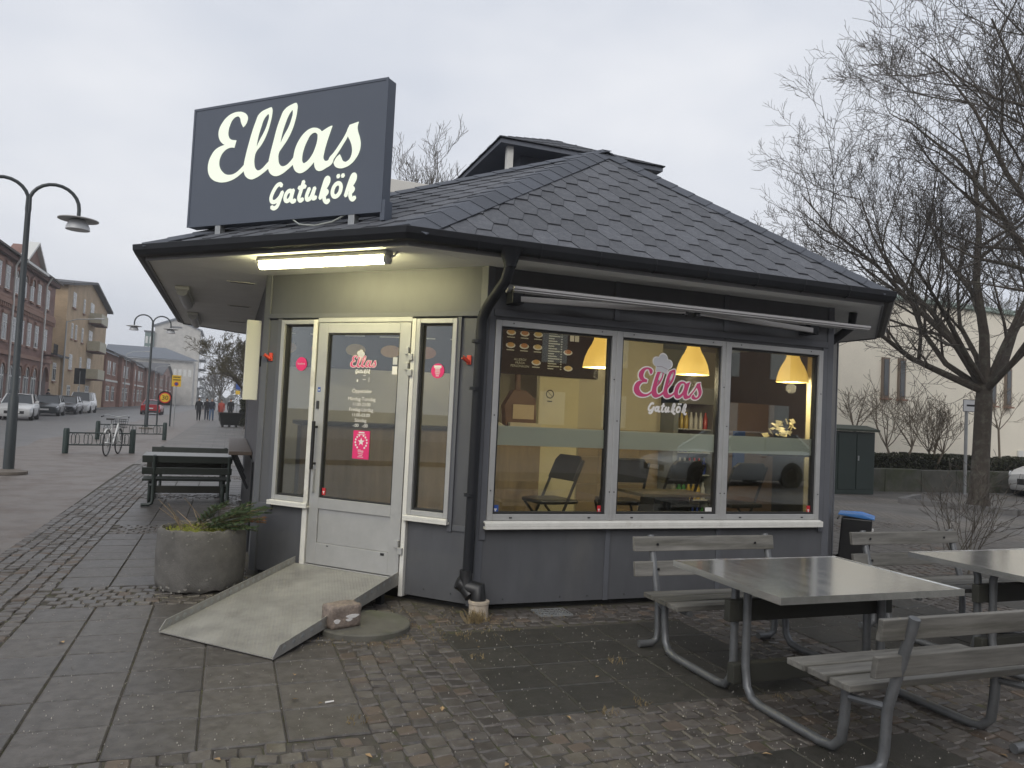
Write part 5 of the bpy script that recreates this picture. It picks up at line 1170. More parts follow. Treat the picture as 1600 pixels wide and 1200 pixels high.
def car(label, kind, paint, loc, rz, group=None):
    Lc, Wc, Hc, _, *rest_ = SH[kind]; st = rest_[:-1]; cb = rest_[-1]
    t = thing('parked_car' if group else 'car', label, 'car', loc, rz, group); hw = Wc / 2
    def X(f): return Lc / 2 - f * Lc
    fsx = [0, .02, .08, .18, .3, .45, .6, .75, .88, .96, 1.0]; xs = [p[0] for p in st]; zs = [p[1] for p in st]
    g = MB(); R_ = []
    for f in fsx:
        zt = float(np.interp(f, xs, zs)); tp_ = 1 - .16 * max(0, (.08 - f) / .08) ** 2 - .10 * max(0, (f - .92) / .08) ** 2; w = hw * tp_; zb = .2 + (.12 if f in (0, 1.0) else 0)
        ring = [(w * .90, zb), (w * .985, zb + .12), (w, (zb + zt) / 2), (w * .975, zt - .10), (w * .90, zt), (w * .5, zt + .03), (0, zt + .04)]
        ring += [(-a, b) for a, b in ring[-2::-1]]; R_.append([(X(f), a, b) for a, b in ring])
    n = len(R_[0])
    for i, rg in enumerate(R_): g.add(rg, [])
    g.f = [(i * n + j, (i + 1) * n + j, (i + 1) * n + (j + 1) % n, i * n + (j + 1) % n) for i in range(len(R_) - 1) for j in range(n)] + [tuple(range(n)), tuple(range((len(R_) - 1) * n, len(R_) * n))[::-1]]; g.m = [0] * len(g.f)
    body = g.build('body', paint, t, True, world=False)
    # cabin: glasshouse then painted roof and pillars
    zb0 = float(np.interp(cb[0], xs, zs)) + .02; zb1 = float(np.interp(cb[3], xs, zs)) + .02; wb, wt = hw * .90, hw * .72
    B_ = [(X(cb[0]), wb, zb0 - .02), (X((cb[0] + cb[1]) / 2 + .02), wb, zb0), (X(cb[2]), wb, zb1 - .02), (X(cb[3]), wb * .96, zb1 - .02)]; Tt = [(X(cb[1]), wt, Hc - .06), (X(cb[1] + .04), wt, Hc - .03), (X(cb[2]), wt, Hc - .04), (X(cb[2] + .01), wt, Hc - .07)]
    def side(s): return [(x, s * y, z) for x, y, z in B_], [(x, s * y, z) for x, y, z in Tt]
    bl, tl_ = side(1); br_, tr_ = side(-1)
    pn = 'side_panel' if kind == 'van' else None
    MB().add([bl[0], br_[0], tr_[0], tl_[0]], [(0, 1, 2, 3)]).build('windscreen', m_cg, t, world=False)
    MB().add([bl[3], br_[3], tr_[3], tl_[3]], [(3, 2, 1, 0)]).build('rear_window', m_cg, t, world=False)
    for (b_, t_) in ((bl, tl_), (br_, tr_)):
        if kind == 'van':
            xm = X(.52); bm_ = (xm, b_[1][1], zb0); tm_ = (xm, t_[1][1], Hc - .03)
            MB().add([b_[0], b_[1], bm_, tm_, t_[1], t_[0]], [(0, 1, 2, 3, 4, 5)]).build('side_window', m_cg, t, world=False); MB().add([bm_, b_[2], b_[3], t_[3], t_[2], tm_], [(0, 1, 2, 3, 4, 5)]).build('side_panel', paint, t, world=False)
        else: MB().add([b_[0], b_[1], b_[2], b_[3], t_[3], t_[2], t_[1], t_[0]], [tuple(range(8))]).build('side_window', m_cg, t, world=False)
        for f in ((.0,), (.5,), (1.0,)):
            a = Vector(b_[0]).lerp(Vector(b_[3]), f[0]) if f[0] not in (0, 1) else Vector(b_[0] if f[0] == 0 else b_[3]); b = Vector(t_[0]).lerp(Vector(t_[3]), f[0]) if f[0] not in (0, 1) else Vector(t_[0] if f[0] == 0 else t_[3])
            MB().bar(a, b, .06, .05, up=(1, 0, 0)).build('pillar', paint if f[0] != .5 else m_trim, t, world=False)
    cx0, cx1 = X(cb[1]), X(cb[2] + .015)
    g = MB(); rr = []
    for x, dz in ((cx0 + .05, -.055), (cx0 - .15, -.01), ((cx0 + cx1) / 2, .0), (cx1 + .1, -.015), (cx1 - .06, -.06)): rr.append([(x, wt * k, Hc + dz - .05 * abs(k) ** 3) for k in (-1.03, -.7, 0, .7, 1.03)])
    for r_ in rr: g.add(r_, [])
    g.f = [(i * 5 + j, i * 5 + j + 1, (i + 1) * 5 + j + 1, (i + 1) * 5 + j) for i in range(4) for j in range(4)]; g.m = [0] * 16; g.build('roof', paint, t, True, world=False)
    for f in (.17, .80):
        for s in (-1, 1):
            x = X(f); w = MB().lathe([(.20, -.1), (.30, -.1), (.315, -.05), (.315, .05), (.30, .1), (.20, .1)], 22).xf(Matrix.Translation((x, s * (hw - .09), .315)) @ Matrix.Rotation(PI / 2, 4, 'X')).build('tyre', m_tyre, t, True, world=False)
            MB().disc((x, s * (hw - .02), .315), .21, (0, s, 0), .03, 18).build('rim', m_rim, w, world=False)
            MB().disc((x, s * (hw - .004), .33), .36, (0, s, 0), .006, 22).build('wheel_arch', m_trim, t, world=False)
    zf = float(np.interp(.03, xs, zs)); zr = zs[-1]
    for s in (-1, 1):
        MB().ext([(X(.012), s * hw * .45, zf - .14), (X(.012), s * hw * .86, zf - .12), (X(.06), s * hw * .97, zf - .03), (X(.06), s * hw * .6, zf - .02)], (.02, 0, .06)).build('headlight', m_head, t, world=False)
        MB().box(X(.985), s * hw * .62, zr - .28, X(1.004), s * hw * .9, zr - .06).build('taillight', m_tail, t, world=False)
        MB().ext([(X(cb[0] + .06), s * hw * .95, zb0 + .02), (X(cb[0] + .06), s * (hw + .16), zb0 + .04), (X(cb[0] + .06), s * (hw + .16), zb0 + .15), (X(cb[0] + .06), s * hw * .98, zb0 + .12)], (-.08, 0, 0)).build('mirror', paint, t, bevel=.01, world=False)
        for f in (.36, .58): MB().box(X(f) - .0, s * hw * 1.0, .80, X(f) - .14, s * (hw * 1.0 + .012), .83).build('door_handle', m_trim, t, world=False)
    MB().box(X(.0) - .03, -hw * .55, .36, X(.0) + .012, hw * .55, .52).build('grille', m_trim, t, world=False); MB().box(X(.0), -.26, .40, X(.0) + .018, .26, .51).build('number_plate', m_plate2, t, world=False); MB().box(X(1.0) - .015, -.26, zr - .36, X(1.0), .26, zr - .25).build('number_plate', m_plate2, t, world=False)
    MB().box(X(1.0) - .03, -hw * .8, .24, X(1.0) + .02, hw * .8, .40).build('bumper', m_trim, t, world=False)
    return t
P_ = lambda n, c: mat(n, c, .25, coat=.6, spec=.5)
cw, cdk, cbk, crd, csl = P_('paint_white', (.62, .62, .61)), P_('paint_dark', (.035, .042, .045)), P_('paint_black', (.018, .018, .022)), P_('paint_red', (.42, .012, .02)), P_('paint_silver', (.45, .47, .48))
GP = 'cars parked along the far kerb'
car('white hatchback parked nose towards the camera behind the street lamp', 'hatch', cw, (-13.1, 44.6, -.02), -PI / 2 + .1, GP)
car('dark grey hatchback parked behind the white hatchback', 'hatch', cdk, (-13.9, 56.3, -.02), -PI / 2 + .06, GP)
car('black estate car parked behind the dark grey hatchback', 'wagon', cbk, (-14.1, 64.0, -.02), -PI / 2 + .03, GP)
car('white delivery van parked last in the row', 'van', cw, (-14.1, 70.5, -.02), -PI / 2, GP)
car('red car driving away up the road, seen from behind', 'sedan', crd, (-8.9, 76.0, -.02), PI / 2)
car('white car parked at the right edge beyond the low wall', 'hatch', cw, (20.6, 8.6, -.02), PI + .05)
car('silver car parked behind the camera, mirrored in the windows', 'wagon', csl, (10.8, -11.3, -.02), PI)
# ================================================================== PEOPLE
def person(label, loc, rz, coat, trous, hair, stride=.16, long_coat=False, hgt=1.0, arms=.0):
    t = thing('person', label, 'person', loc, rz, 'walkers on the pavement')
    k = hgt
    J = {'pel': (0, 0, .95), 'wst': (0, 0, 1.10), 'chs': (0, .01, 1.33), 'nk': (0, 0, 1.50), 'hd0': (0, .015, 1.58), 'hd1': (0, .02, 1.69), 'hd2': (0, .01, 1.76)}
    Rr = {'pel': (.17, .12), 'wst': (.16, .115), 'chs': (.185, .12), 'nk': (.06, .06), 'hd0': (.072, .085), 'hd1': (.082, .098), 'hd2': (.045, .055)}
    E_ = [('pel', 'wst'), ('wst', 'chs'), ('chs', 'nk'), ('nk', 'hd0'), ('hd0', 'hd1'), ('hd1', 'hd2')]
    for s, nm in ((-1, 'l'), (1, 'r')):
        f = stride * s
        J[nm + 'hip'] = (s * .09, 0, .90); J[nm + 'kn'] = (s * .095, f * .5 + .03, .50); J[nm + 'an'] = (s * .09, f - .02, .09); J[nm + 'toe'] = (s * .10, f + .14, .035)
        Rr[nm + 'hip'] = (.10, .11); Rr[nm + 'kn'] = (.07, .075); Rr[nm + 'an'] = (.05, .055); Rr[nm + 'toe'] = (.045, .035)
        J[nm + 'sh'] = (s * .19, 0, 1.42); J[nm + 'el'] = (s * (.235 + arms), -f * .35 - .02, 1.13); J[nm + 'ha'] = (s * (.23 + arms), -f * .5 + .08, .88); J[nm + 'fi'] = (s * (.225 + arms), -f * .5 + .11, .79)
        Rr[nm + 'sh'] = (.075, .075); Rr[nm + 'el'] = (.055, .055); Rr[nm + 'ha'] = (.038, .03); Rr[nm + 'fi'] = (.025, .02)
        E_ += [('pel', nm + 'hip'), (nm + 'hip', nm + 'kn'), (nm + 'kn', nm + 'an'), (nm + 'an', nm + 'toe'), ('chs', nm + 'sh'), (nm + 'sh', nm + 'el'), (nm + 'el', nm + 'ha'), (nm + 'ha', nm + 'fi')]
    if long_coat: Rr['pel'] = (.21, .16); Rr['lhip'] = Rr['rhip'] = (.14, .14)
    keys = list(J); me = bpy.data.meshes.new('skel'); me.from_pydata([tuple(c * k for c in J[q]) for q in keys], [(keys.index(a), keys.index(b)) for a, b in E_], []); o = bpy.data.objects.new('skel', me); col.objects.link(o)
    sk = o.modifiers.new('s', 'SKIN'); sk.use_smooth_shade = True
    for i, q in enumerate(keys): me.skin_vertices[0].data[i].radius = Rr[q]; me.skin_vertices[0].data[i].use_root = (q == 'pel')
    sb = o.modifiers.new('d', 'SUBSURF'); sb.levels = 1; sb.render_levels = 1
    dg = bpy.context.evaluated_depsgraph_get(); m2 = bpy.data.meshes.new_from_object(o.evaluated_get(dg)); bpy.data.objects.remove(o)
    m2.materials.clear()
    for m in (coat, trous, mat('skin', (.45, .28, .20), .6), mat('shoe', (.02, .02, .02), .6)): m2.materials.append(m)
    cz = .62 if long_coat else .93
    for p in m2.polygons:
        c = p.center; z = c.z / k; ax = abs(c.x)
        p.material_index = 2 if (z > 1.53 or (ax > .2 and z < .84 and z > .7)) else (3 if z < .1 else (0 if z > cz or (ax > .2 and z > .8) else 1)); p.use_smooth = True
    link('body', m2, t, False)
    g = MB(); g.lathe([(.0, .115), (.05, .10), (.088, .05), (.096, -.01), (.085, -.05)], 14, (0, -.012 * k, 1.70 * k), 0, .95, 1.08); g.build('hair', hair, t, True, world=False)
    return t
c_blk, c_nav, c_red, c_jean, c_dk = mat('coat_black', (.014, .014, .016), .9), mat('coat_navy', (.022, .026, .04), .9), mat('coat_red', (.34, .055, .035), .8), mat('jeans', (.10, .15, .24), .9), mat('trousers_dark', (.016, .016, .018), .9)
h_d, h_g = mat('hair_dark', (.03, .022, .016), .8), mat('hair_grey', (.25, .24, .23), .8)
person('person in a long black coat walking at the left of the group', (-4.05, 57.5, 0), PI + .1, c_blk, c_dk, h_d, .17, True)
person('person in a dark jacket half hidden behind the one in jeans', (-3.55, 60.2, 0), PI, c_blk, c_nav, h_d, .15)
person('person in a navy jacket and light blue jeans walking in the group', (-3.15, 58.8, 0), PI - .1, c_nav, c_jean, h_g, .2)
person('person in a red padded coat walking in the group', (-2.45, 59.5, 0), PI, c_red, c_dk, h_d, .12, True, .97)
person('person in a black jacket walking at the right of the group', (-1.75, 60.0, 0), PI - .1, c_blk, c_dk, h_d, .15, False, 1.03)
o_ = person('person in dark clothes standing on the far sidewalk by the arched gate', (-16.0, 66.5, .1), 1.2, c_blk, c_dk, h_d, .05); o_['group'] = 'people on the far sidewalk'
# ================================================================== BUILDINGS
m_red_b = brick_mat('red_brick', (.215, .112, .088), (.18, .092, .072), (.20, .145, .125))
m_yel_b = brick_mat('yellow_brick', (.46, .33, .20), (.40, .285, .17), (.36, .29, .21))
m_red2 = brick_mat('orange_brick', (.28, .13, .09), (.235, .11, .075), (.24, .165, .135))
m_roofd = mat('dark_roof', (.055, .055, .06), .7, var=.2, scale=1.5); m_wfr = mat('window_frame', (.60, .60, .57), .5); m_pane = mat('far_pane', (.05, .055, .06), .08, spec=.7)
m_stone = mat('sandstone', (.26, .15, .11), .8, var=.15, scale=3); m_balc = mat('balcony_panel', (.42, .39, .29), .6, var=.1, scale=2); m_dkm = mat('dark_mortar', (.10, .05, .04), .9)
def win_s(b, s, t, z0, z1, w, arch=False, surround=None, bars=True):
    """window on a wall facing +x at x=s"""
    def poly(w_, z0_, z1_, x): 
        if not arch: return [(x, t - w_ / 2, z0_), (x, t + w_ / 2, z0_), (x, t + w_ / 2, z1_), (x, t - w_ / 2, z1_)]
        r = w_ / 2; return [(x, t - r, z0_), (x, t + r, z0_)] + [(x, t + r * math.cos(PI * k / 10), z1_ - r + r * math.sin(PI * k / 10)) for k in range(11)]
    wn_ = MB().ext(poly(w, z0, z1, s + .0), (.06, 0, 0)).build('window', m_wfr, b)
    MB().ext(poly(w - .22, z0 + .12, z1 - .12, s + .03), (.04, 0, 0)).build('pane', m_pane, wn_)
    if bars:
        g = MB(); g.box(s + .06, t - .045, z0 + .1, s + .085, t + .045, z1 - .1); g.box(s + .06, t - w / 2 + .08, z0 + (z1 - z0) * .66, s + .085, t + w / 2 - .08, z0 + (z1 - z0) * .66 + .09); g.build('glazing_bar', m_wfr, wn_)
    MB().box(s + .0, t - w / 2 - .1, z0 - .14, s + .16, t + w / 2 + .1, z0 - .002).build('sill', surround or m_stone, wn_)
    if surround:
        if arch:
            r = w / 2 + .16; g = MB(); pts = [(s + .05, t + r * math.cos(PI * k / 10), z1 - w / 2 + r * math.sin(PI * k / 10)) for k in range(11)]
            for a_, b_ in zip(pts, pts[1:]): g.bar(a_, b_, .2, .22, up=(1, 0, 0))
            g.build('arch_hood', surround, wn_)
        else: MB().box(s + .0, t - w / 2 - .14, z1 + .002, s + .12, t + w / 2 + .14, z1 + .26).build('hood', surround, wn_)
FS = -17.0
# ornate red brick house
rb = thing('brick_house', 'ornate three-storey dark red brick house with arched windows at the left edge', 'building', (-23, 58, 0))
MB().box(-30, 38, .1, FS, 71.6, 11.2).build('wall', m_red_b, rb)
for z, h, d in ((4.15, .3, .16), (7.75, .35, .2), (8.15, .18, .12), (10.9, .35, .35), (.1, .7, .1)): MB().box(FS, 38, z, FS + d, 71.55, z + h).build('cornice', m_stone if z < 10 else m_dkm, rb)
for k in range(46): MB().box(FS + .0, 49 + k * .5, 7.45, FS + .14, 49.25 + k * .5, 7.745).build('dentil', m_stone, rb)
MB().ext([(FS + .55, 38, 11.25), (FS + .55, 71.9, 11.25), (FS - 4.5, 71.9, 13.9), (FS - 4.5, 38, 13.9)], (0, 0, .15)).build('roof', mat('roof_tile', (.085, .07, .062), .8, var=.3, scale=4), rb)
MB().ext([(FS - 4.5, 38, 13.9), (FS - 4.5, 71.9, 13.9), (-30.3, 71.9, 11.25), (-30.3, 38, 11.25)], (0, 0, .15)).build('roof', MATS['roof_tile'], rb)
MB().ext([(FS - 12.9, 71.5, 11.2), (FS, 71.5, 11.2), (FS - 4.5, 71.5, 13.8)], (0, -.3, 0)).build('gable_wall', m_red_b, rb)
pd = MB().ext([(FS + .25, 59.2, 11.2), (FS + .25, 65.2, 11.2), (FS + .25, 62.2, 13.0)], (-1.5, 0, 0)).build('pediment', m_red_b, rb)
for a_, b_ in (((FS + .2, 58.8, 11.15), (FS + .2, 62.2, 13.2)), ((FS + .2, 62.2, 13.2), (FS + .2, 65.6, 11.15)), ((FS + .3, 58.8, 11.2), (FS + .3, 65.6, 11.2))): MB().bar(a_, b_, .7, .18, up=(0, .3, 1)).build('white_moulding', m_wfr, pd)
for k, t_ in enumerate((49.2, 51.6, 54.0, 56.2, 58.5, 60.9, 63.2, 65.6, 68.7)):
    win_s(rb, FS, t_, 8.7, 10.4, 1.05, t_ in (58.5, 60.9, 63.2), m_stone); win_s(rb, FS, t_, 5.15, 7.0, 1.1, False, m_stone)
    if t_ < 67: win_s(rb, FS, t_, .95, 3.5, 1.35, True, m_stone)
gt = MB().ext([(FS + .02, 67.6, .1), (FS + .02, 69.9, .1)] + [(FS + .02, 68.75 + 1.15 * math.cos(PI * k / 10), 2.55 + 1.15 * math.sin(PI * k / 10)) for k in range(11)], (.05, 0, 0)).build('gate', mat('gate_wood', (.06, .03, .025), .6), rb)
g = MB(); pts = [(FS + .1, 68.75 + 1.35 * math.cos(PI * k / 10), 2.55 + 1.35 * math.sin(PI * k / 10)) for k in range(11)]
for a_, b_ in zip(pts, pts[1:]): g.bar(a_, b_, .2, .35, up=(1, 0, 0))
g.build('arch_hood', m_stone, gt)
for t_ in (57.2, 67.1): MB().tube([(FS + .55, t_, 11.2), (FS + .2, t_ + .2, 10.6), (FS + .2, t_ + .2, .2)], .07, 6).build('downpipe', m_wfr, rb)
bal = MB().box(FS + .05, 68.0, 4.75, FS + .9, 69.6, 4.85).build('balcony', m_dkm, rb)
for k in range(9): MB().box(FS + .86, 68.0 + k * .195, 4.852, FS + .89, 68.03 + k * .195, 5.8).build('baluster', m_gutter, bal)
# low link and yellow block
lk = thing('gatehouse', 'low yellow link building with dark lean-to roof between the brick houses', 'building', (-19, 74, 0)); MB().box(-26, 71.9, .1, FS - .2, 76.8, 5.0).build('wall', m_yel_b, lk); MB().ext([(FS + .5, 71.7, 4.9), (FS + .5, 76.9, 4.9), (-26, 76.9, 6.6), (-26, 71.7, 6.6)], (0, 0, .2)).build('roof', m_roofd, lk); win_s(lk, FS - .2, 74.2, 2.7, 4.4, 1.3)
yb = thing('yellow_apartment_block', 'four-storey yellow brick apartment block with stacked balconies', 'building', (-20, 89, 0))
MB().ext([(FS, 77, .1), (FS, 101.5, .1), (FS, 101.5, 12.2), (FS, 89.5, 13.9), (FS, 77, 12.2)], (-11, 0, 0)).build('wall', m_yel_b, yb)
MB().ext([(FS + .6, 76.4, 12.0), (FS + .6, 89.5, 13.95), (FS + .6, 89.5, 14.2), (FS + .6, 76.4, 12.25)], (-12, 0, 0)).build('roof', m_roofd, yb); MB().ext([(FS + .6, 89.5, 13.95), (FS + .6, 102.2, 12.0), (FS + .6, 102.2, 12.25), (FS + .6, 89.5, 14.2)], (-12, 0, 0)).build('roof', m_roofd, yb)
for k, z in enumerate((.9, 4.0, 7.1, 10.2)):
    for t_, w in (((80.2, 1.5), (85.6, .9)) if k != 2 else ((80.0, .8), (82.0, .8), (85.6, .9))): win_s(yb, FS, t_, z, z + 1.55, w)
    win_s(yb, FS, 90.5, z - .5, z + 1.7, 2.2)
    if k: 
        b_ = MB().box(FS + .05, 88.6, z - .75, FS + 1.3, 93.2, z - .62).build('balcony', m_dkm, yb)
        for q in range(5): MB().box(FS + 1.26, 88.6 + q * .92, z - .618, FS + 1.32, 89.48 + q * .92, z + .45).build('balcony_panel', m_balc, b_)
        MB().box(FS + .1, 88.56, z - .618, FS + 1.25, 88.62, z + .45).build('balcony_panel', m_balc, b_)
MB().tube([(FS - 6.9 + .1, 76.9, 12), (FS - 6.9, 76.85, 4)], .09, 6).build('downpipe', m_roofd, yb)
for z in (4.2, 7.3, 10.3): MB().box(FS - 5.5, 76.93, z, FS - 4.3, 77.0, z + 1.4).build('window', m_wfr, yb)
# long two-storey brick row, three houses
def row_house(t0, t1, zt, label, gable=False):
    b = thing('brick_row_house', label, 'building', (-21, (t0 + t1) / 2, 0), 0, 'two-storey brick houses up the street')
    if gable:
        tm = (t0 + t1) / 2; MB().ext([(FS, t0, .1), (FS, t1, .1), (FS, t1, zt), (FS, tm, zt + 3.2), (FS, t0, zt)], (-12, 0, 0)).build('wall', m_red2, b)
        for a_, c_ in ((t0 - .6, 1), (t1 + .6, -1)): MB().ext([(FS + .6, a_, zt - .2), (FS + .6, tm, zt + 3.25), (FS + .6, tm, zt + 3.5), (FS + .6, a_, zt + .05)], (-13, 0, 0)).build('roof', m_roofd, b)
    else:
        MB().box(-29, t0, .1, FS, t1, zt).build('wall', m_red2, b); MB().ext([(FS + .9, t0 - .4, zt - .1), (FS + .9, t1 + .4, zt - .1), (FS - 6, t1 + .4, zt + 2.6), (FS - 6, t0 - .4, zt + 2.6)], (0, 0, .2)).build('roof', m_roofd, b); MB().ext([(FS, t0, zt), (FS - 12, t0, zt), (FS - 6, t0, zt + 2.5)], (0, .3, 0)).build('gable_wall', m_red2, b)
    n = int((t1 - t0) / 4.2)
    for k in range(n):
        t_ = t0 + (k + .5) * (t1 - t0) / n
        if k % 3 == 2: MB().box(FS, t_ - .9, .1, FS + .5, t_ + .9, zt + .3).build('brick_pier', m_red2, b); continue
        win_s(b, FS, t_ - .8, 4.4, 6.2, .9, bars=False); win_s(b, FS, t_ + .8, 4.4, 6.2, .9, bars=False); win_s(b, FS, t_, .9, 2.9, 2.6, surround=m_stone)
    MB().box(FS, t0, 3.5, FS + .08, t1, 3.75).build('string_course', m_wfr, b)
row_house(103.5, 137, 7.2, 'two-storey orange brick house next to the yellow block'); row_house(139, 180, 7.0, 'two-storey orange brick house in the middle of the row'); row_house(183, 222, 7.0, 'orange brick house with a gabled front farthest up the row', True)
# pale blocks in the distance
m_pale = brick_mat('pale_brick', (.46, .44, .40), (.42, .40, .37), (.40, .38, .35), .5, .2); m_bluer = mat('blue_grey_roof', (.10, .115, .14), .6)
mb_ = thing('pale_block', 'pale long block with dark blue-grey roof behind the brick row', 'building', (-22, 235, 0)); MB().box(-34, 228, 0, -12.0, 240, 12.6).build('wall', m_pale, mb_); MB().ext([(-35, 227, 12.6), (-11, 227, 12.6), (-20, 234, 16.0), (-35, 234, 16.0)], (0, 0, .3)).build('roof', m_bluer, mb_)
for k in range(5): MB().box(-18.5 + k * 1.3, 227.92, 8.2, -17.7 + k * 1.3, 228, 10.2).build('window', m_wfr, mb_)
tw = thing('tower_block', 'tall pale brick tower block with gabled top in the distance', 'building', (-19, 266, 0)); MB().ext([(-25.5, 260, 0), (-12, 260, 0), (-12, 260, 24.3), (-19.5, 260, 27.2), (-25.5, 260, 24.9)], (0, 22, 0)).build('wall', m_pale, tw)
MB().ext([(-26, 259.5, 24.6), (-19.5, 259.5, 27.3), (-11.4, 259.5, 24.0), (-11.4, 259.5, 24.5), (-19.5, 259.5, 27.9), (-26, 259.5, 25.1)], (0, 23, 0)).build('roof', m_bluer, tw)
MB().box(-20.8, 259.9, 24.6, -17.6, 260, 25.1).build('vent', m_roofd, tw)
for k in range(7):
    z = 2.5 + k * 3.1; b_ = MB().box(-12, 262, z, -10.2, 280, z + .25).build('balcony', m_roofd, tw); MB().box(-10.35, 262, z + .252, -10.2, 280, z + 1.2).build('balcony_front', mat('balcony_glass', (.16, .17, .18), .3), b_); MB().box(-12.0, 262.4, z + .3, -11.9, 279, z + 2.5).build('glazing', m_pane, tw)
st_ = thing('stair_tower', 'green glazed stair tower beside the tall pale block', 'building', (-27, 262, 0)); MB().box(-28.2, 259, 0, -25.6, 263, 22.6).build('shaft', mat('green_glass', (.10, .16, .14), .3), st_); MB().box(-28.5, 258.6, 22.6, -25.5, 263.4, 23.0).build('roof', m_roofd, st_)
for k in range(6):
    for x in (-27.6, -26.4): MB().box(x - .35, 258.93, 3 + k * 3.2, x + .35, 259, 5.2 + k * 3.2).build('window', m_wfr, st_)
# ---- right side: cream hall
m_cream = mat('cream_render', (.74, .69, .58), .85, var=.06, scale=1.2, bump=.15, bscale=30); m_copper = mat('green_copper', (.28, .35, .31), .6, var=.15, scale=3)
ch = thing('cream_hall', 'large cream rendered hall with narrow windows and green copper roof edge', 'building', (22, 17, 0)); MB().box(12, 13, 0, 40, 32, 5.95).build('wall', m_cream, ch); MB().box(11.9, 12.88, 5.95, 40.1, 32.1, 6.12).build('roof_edge', m_copper, ch, bevel=.03)
def narrow(x):
    w_ = MB().box(x - .15, 12.93, 2.72, x + .15, 13.0, 4.04).build('window', mat('brown_frame', (.17, .13, .10), .6), ch); MB().box(x - .09, 12.915, 2.80, x + .09, 12.945, 3.98).build('pane', m_pane, w_); MB().box(x - .18, 12.84, 2.66, x + .18, 12.99, 2.718).build('sill', m_stone, w_)
for x in (14.4, 18.0, 18.7, 22.9, 23.65, 27.5, 28.2): narrow(x)
MB().box(24.2, 12.93, .95, 24.45, 12.99, 1.2).build('meter_box', m_wfr, ch)
bw = thing('pale_house', 'white house parapet showing above the kiosk roof', 'building', (9, 34, 0)); MB().box(1.8, 30, 0, 9.0, 44, 11.9).build('wall', mat('grey_render', (.28, .28, .29), .8, var=.05), bw); MB().box(1.6, 29.7, 11.9, 9.3, 44.2, 12.55).build('parapet', mat('cream_parapet', (.55, .53, .49), .7), bw, bevel=.03)
bb = thing('sky_block_terrace', 'long dark brick terrace added unseen behind the camera to darken the window reflections', 'building', (8, -34, 0)); MB().box(-25, -42, 0, 50, -30, 9.5).build('wall', m_red_b, bb); MB().ext([(-26, -29.5, 9.5), (51, -29.5, 9.5), (51, -36, 12.5), (-26, -36, 12.5)], (0, 0, .3)).build('roof', m_roofd, bb)  # unseen terrace, put here to block bright sky from the window reflections
for k in range(20):
    for z in (1.2, 4.4, 7.0): MB().box(-23 + k * 3.6, -30.0, z, -21.6 + k * 3.6, -29.93, z + 1.7).build('window', m_wfr if k % 4 else m_pane, bb)
# retaining wall of separate concrete blocks, cabinet, arrow sign
m_rw = mat('mossy_concrete', (.09, .088, .075), .9, var=.35, scale=3, c2=(.055, .06, .035), thr=(.45, .62), bump=.5, bscale=40)
rw = thing('retaining_wall', 'low mossy concrete block wall in front of the hedge', 'wall', (18, 10.1, 0))
for k in range(10): MB().box(12.2 + k * 1.32, 9.9, -.02, 13.5 + k * 1.32, 10.25, .60 + .008 * (k % 3)).build('block', m_rw, rw, bevel=.015)
ec = thing('electrical_cabinet', 'dark green electrical cabinet with sloped roof beside the kiosk', 'cabinet', (13.3, 9.7, 0)); m_ec = mat('cabinet_green', (.018, .030, .026), .5, var=.15, scale=3)
MB().box(12.35, 9.1, .0, 13.6, 9.8, 1.58).build('body', m_ec, ec, bevel=.01); MB().ext([(12.28, 9.02, 1.585), (12.28, 9.88, 1.585), (12.28, 9.88, 1.64), (12.28, 9.45, 1.74), (12.28, 9.02, 1.64)], (1.4, 0, 0)).build('roof', mat('mossy_roof', (.05, .06, .045), .8, var=.3, scale=8), ec)
MB().box(13.0, 9.085, .12, 13.55, 9.098, 1.52).build('door', m_ec, ec, bevel=.005); MB().box(12.42, 9.085, .12, 12.96, 9.098, 1.52).build('door', m_ec, ec, bevel=.005); MB().box(13.03, 9.07, .85, 13.07, 9.084, .97).build('handle', m_steel, ec)
sn = thing('arrow_sign', 'white sign with black arrow on a grey post beside the big tree', 'road sign', (17.3, 9.5, 0), -.3); MB().tube([(0, 0, 0), (0, 0, 2.35)], .045, 10).build('post', m_steel, sn, True, world=False); MB().box(-.14, -.06, 2.28, .50, -.048, 2.62).build('plate', mat('sign_white', (.66, .67, .68), .4), sn, world=False)
g = MB(); g.box(-.04, -.064, 2.43, .26, -.061, 2.48); g.ext([(.24, -.064, 2.38), (.42, -.064, 2.455), (.24, -.064, 2.53)], (0, .003, 0)); g.build('arrow', m_black, sn, world=False); frame_rect(g := MB(), -.14, 2.28, .50, 2.62, .015, -.063, -.0605); g.build('border', m_black, sn, world=False)
g = MB(); g.bar((12.6, 7.35, .05), (13.6, 5.35, .05), .14, .12); g.bar((13.6, 5.35, .05), (24, 5.0, .05), .14, .12); g.bar((12.6, 7.35, .05), (14.2, 8.3, .05), .14, .12); struct(g.build('tree_kerb', m_kerb))
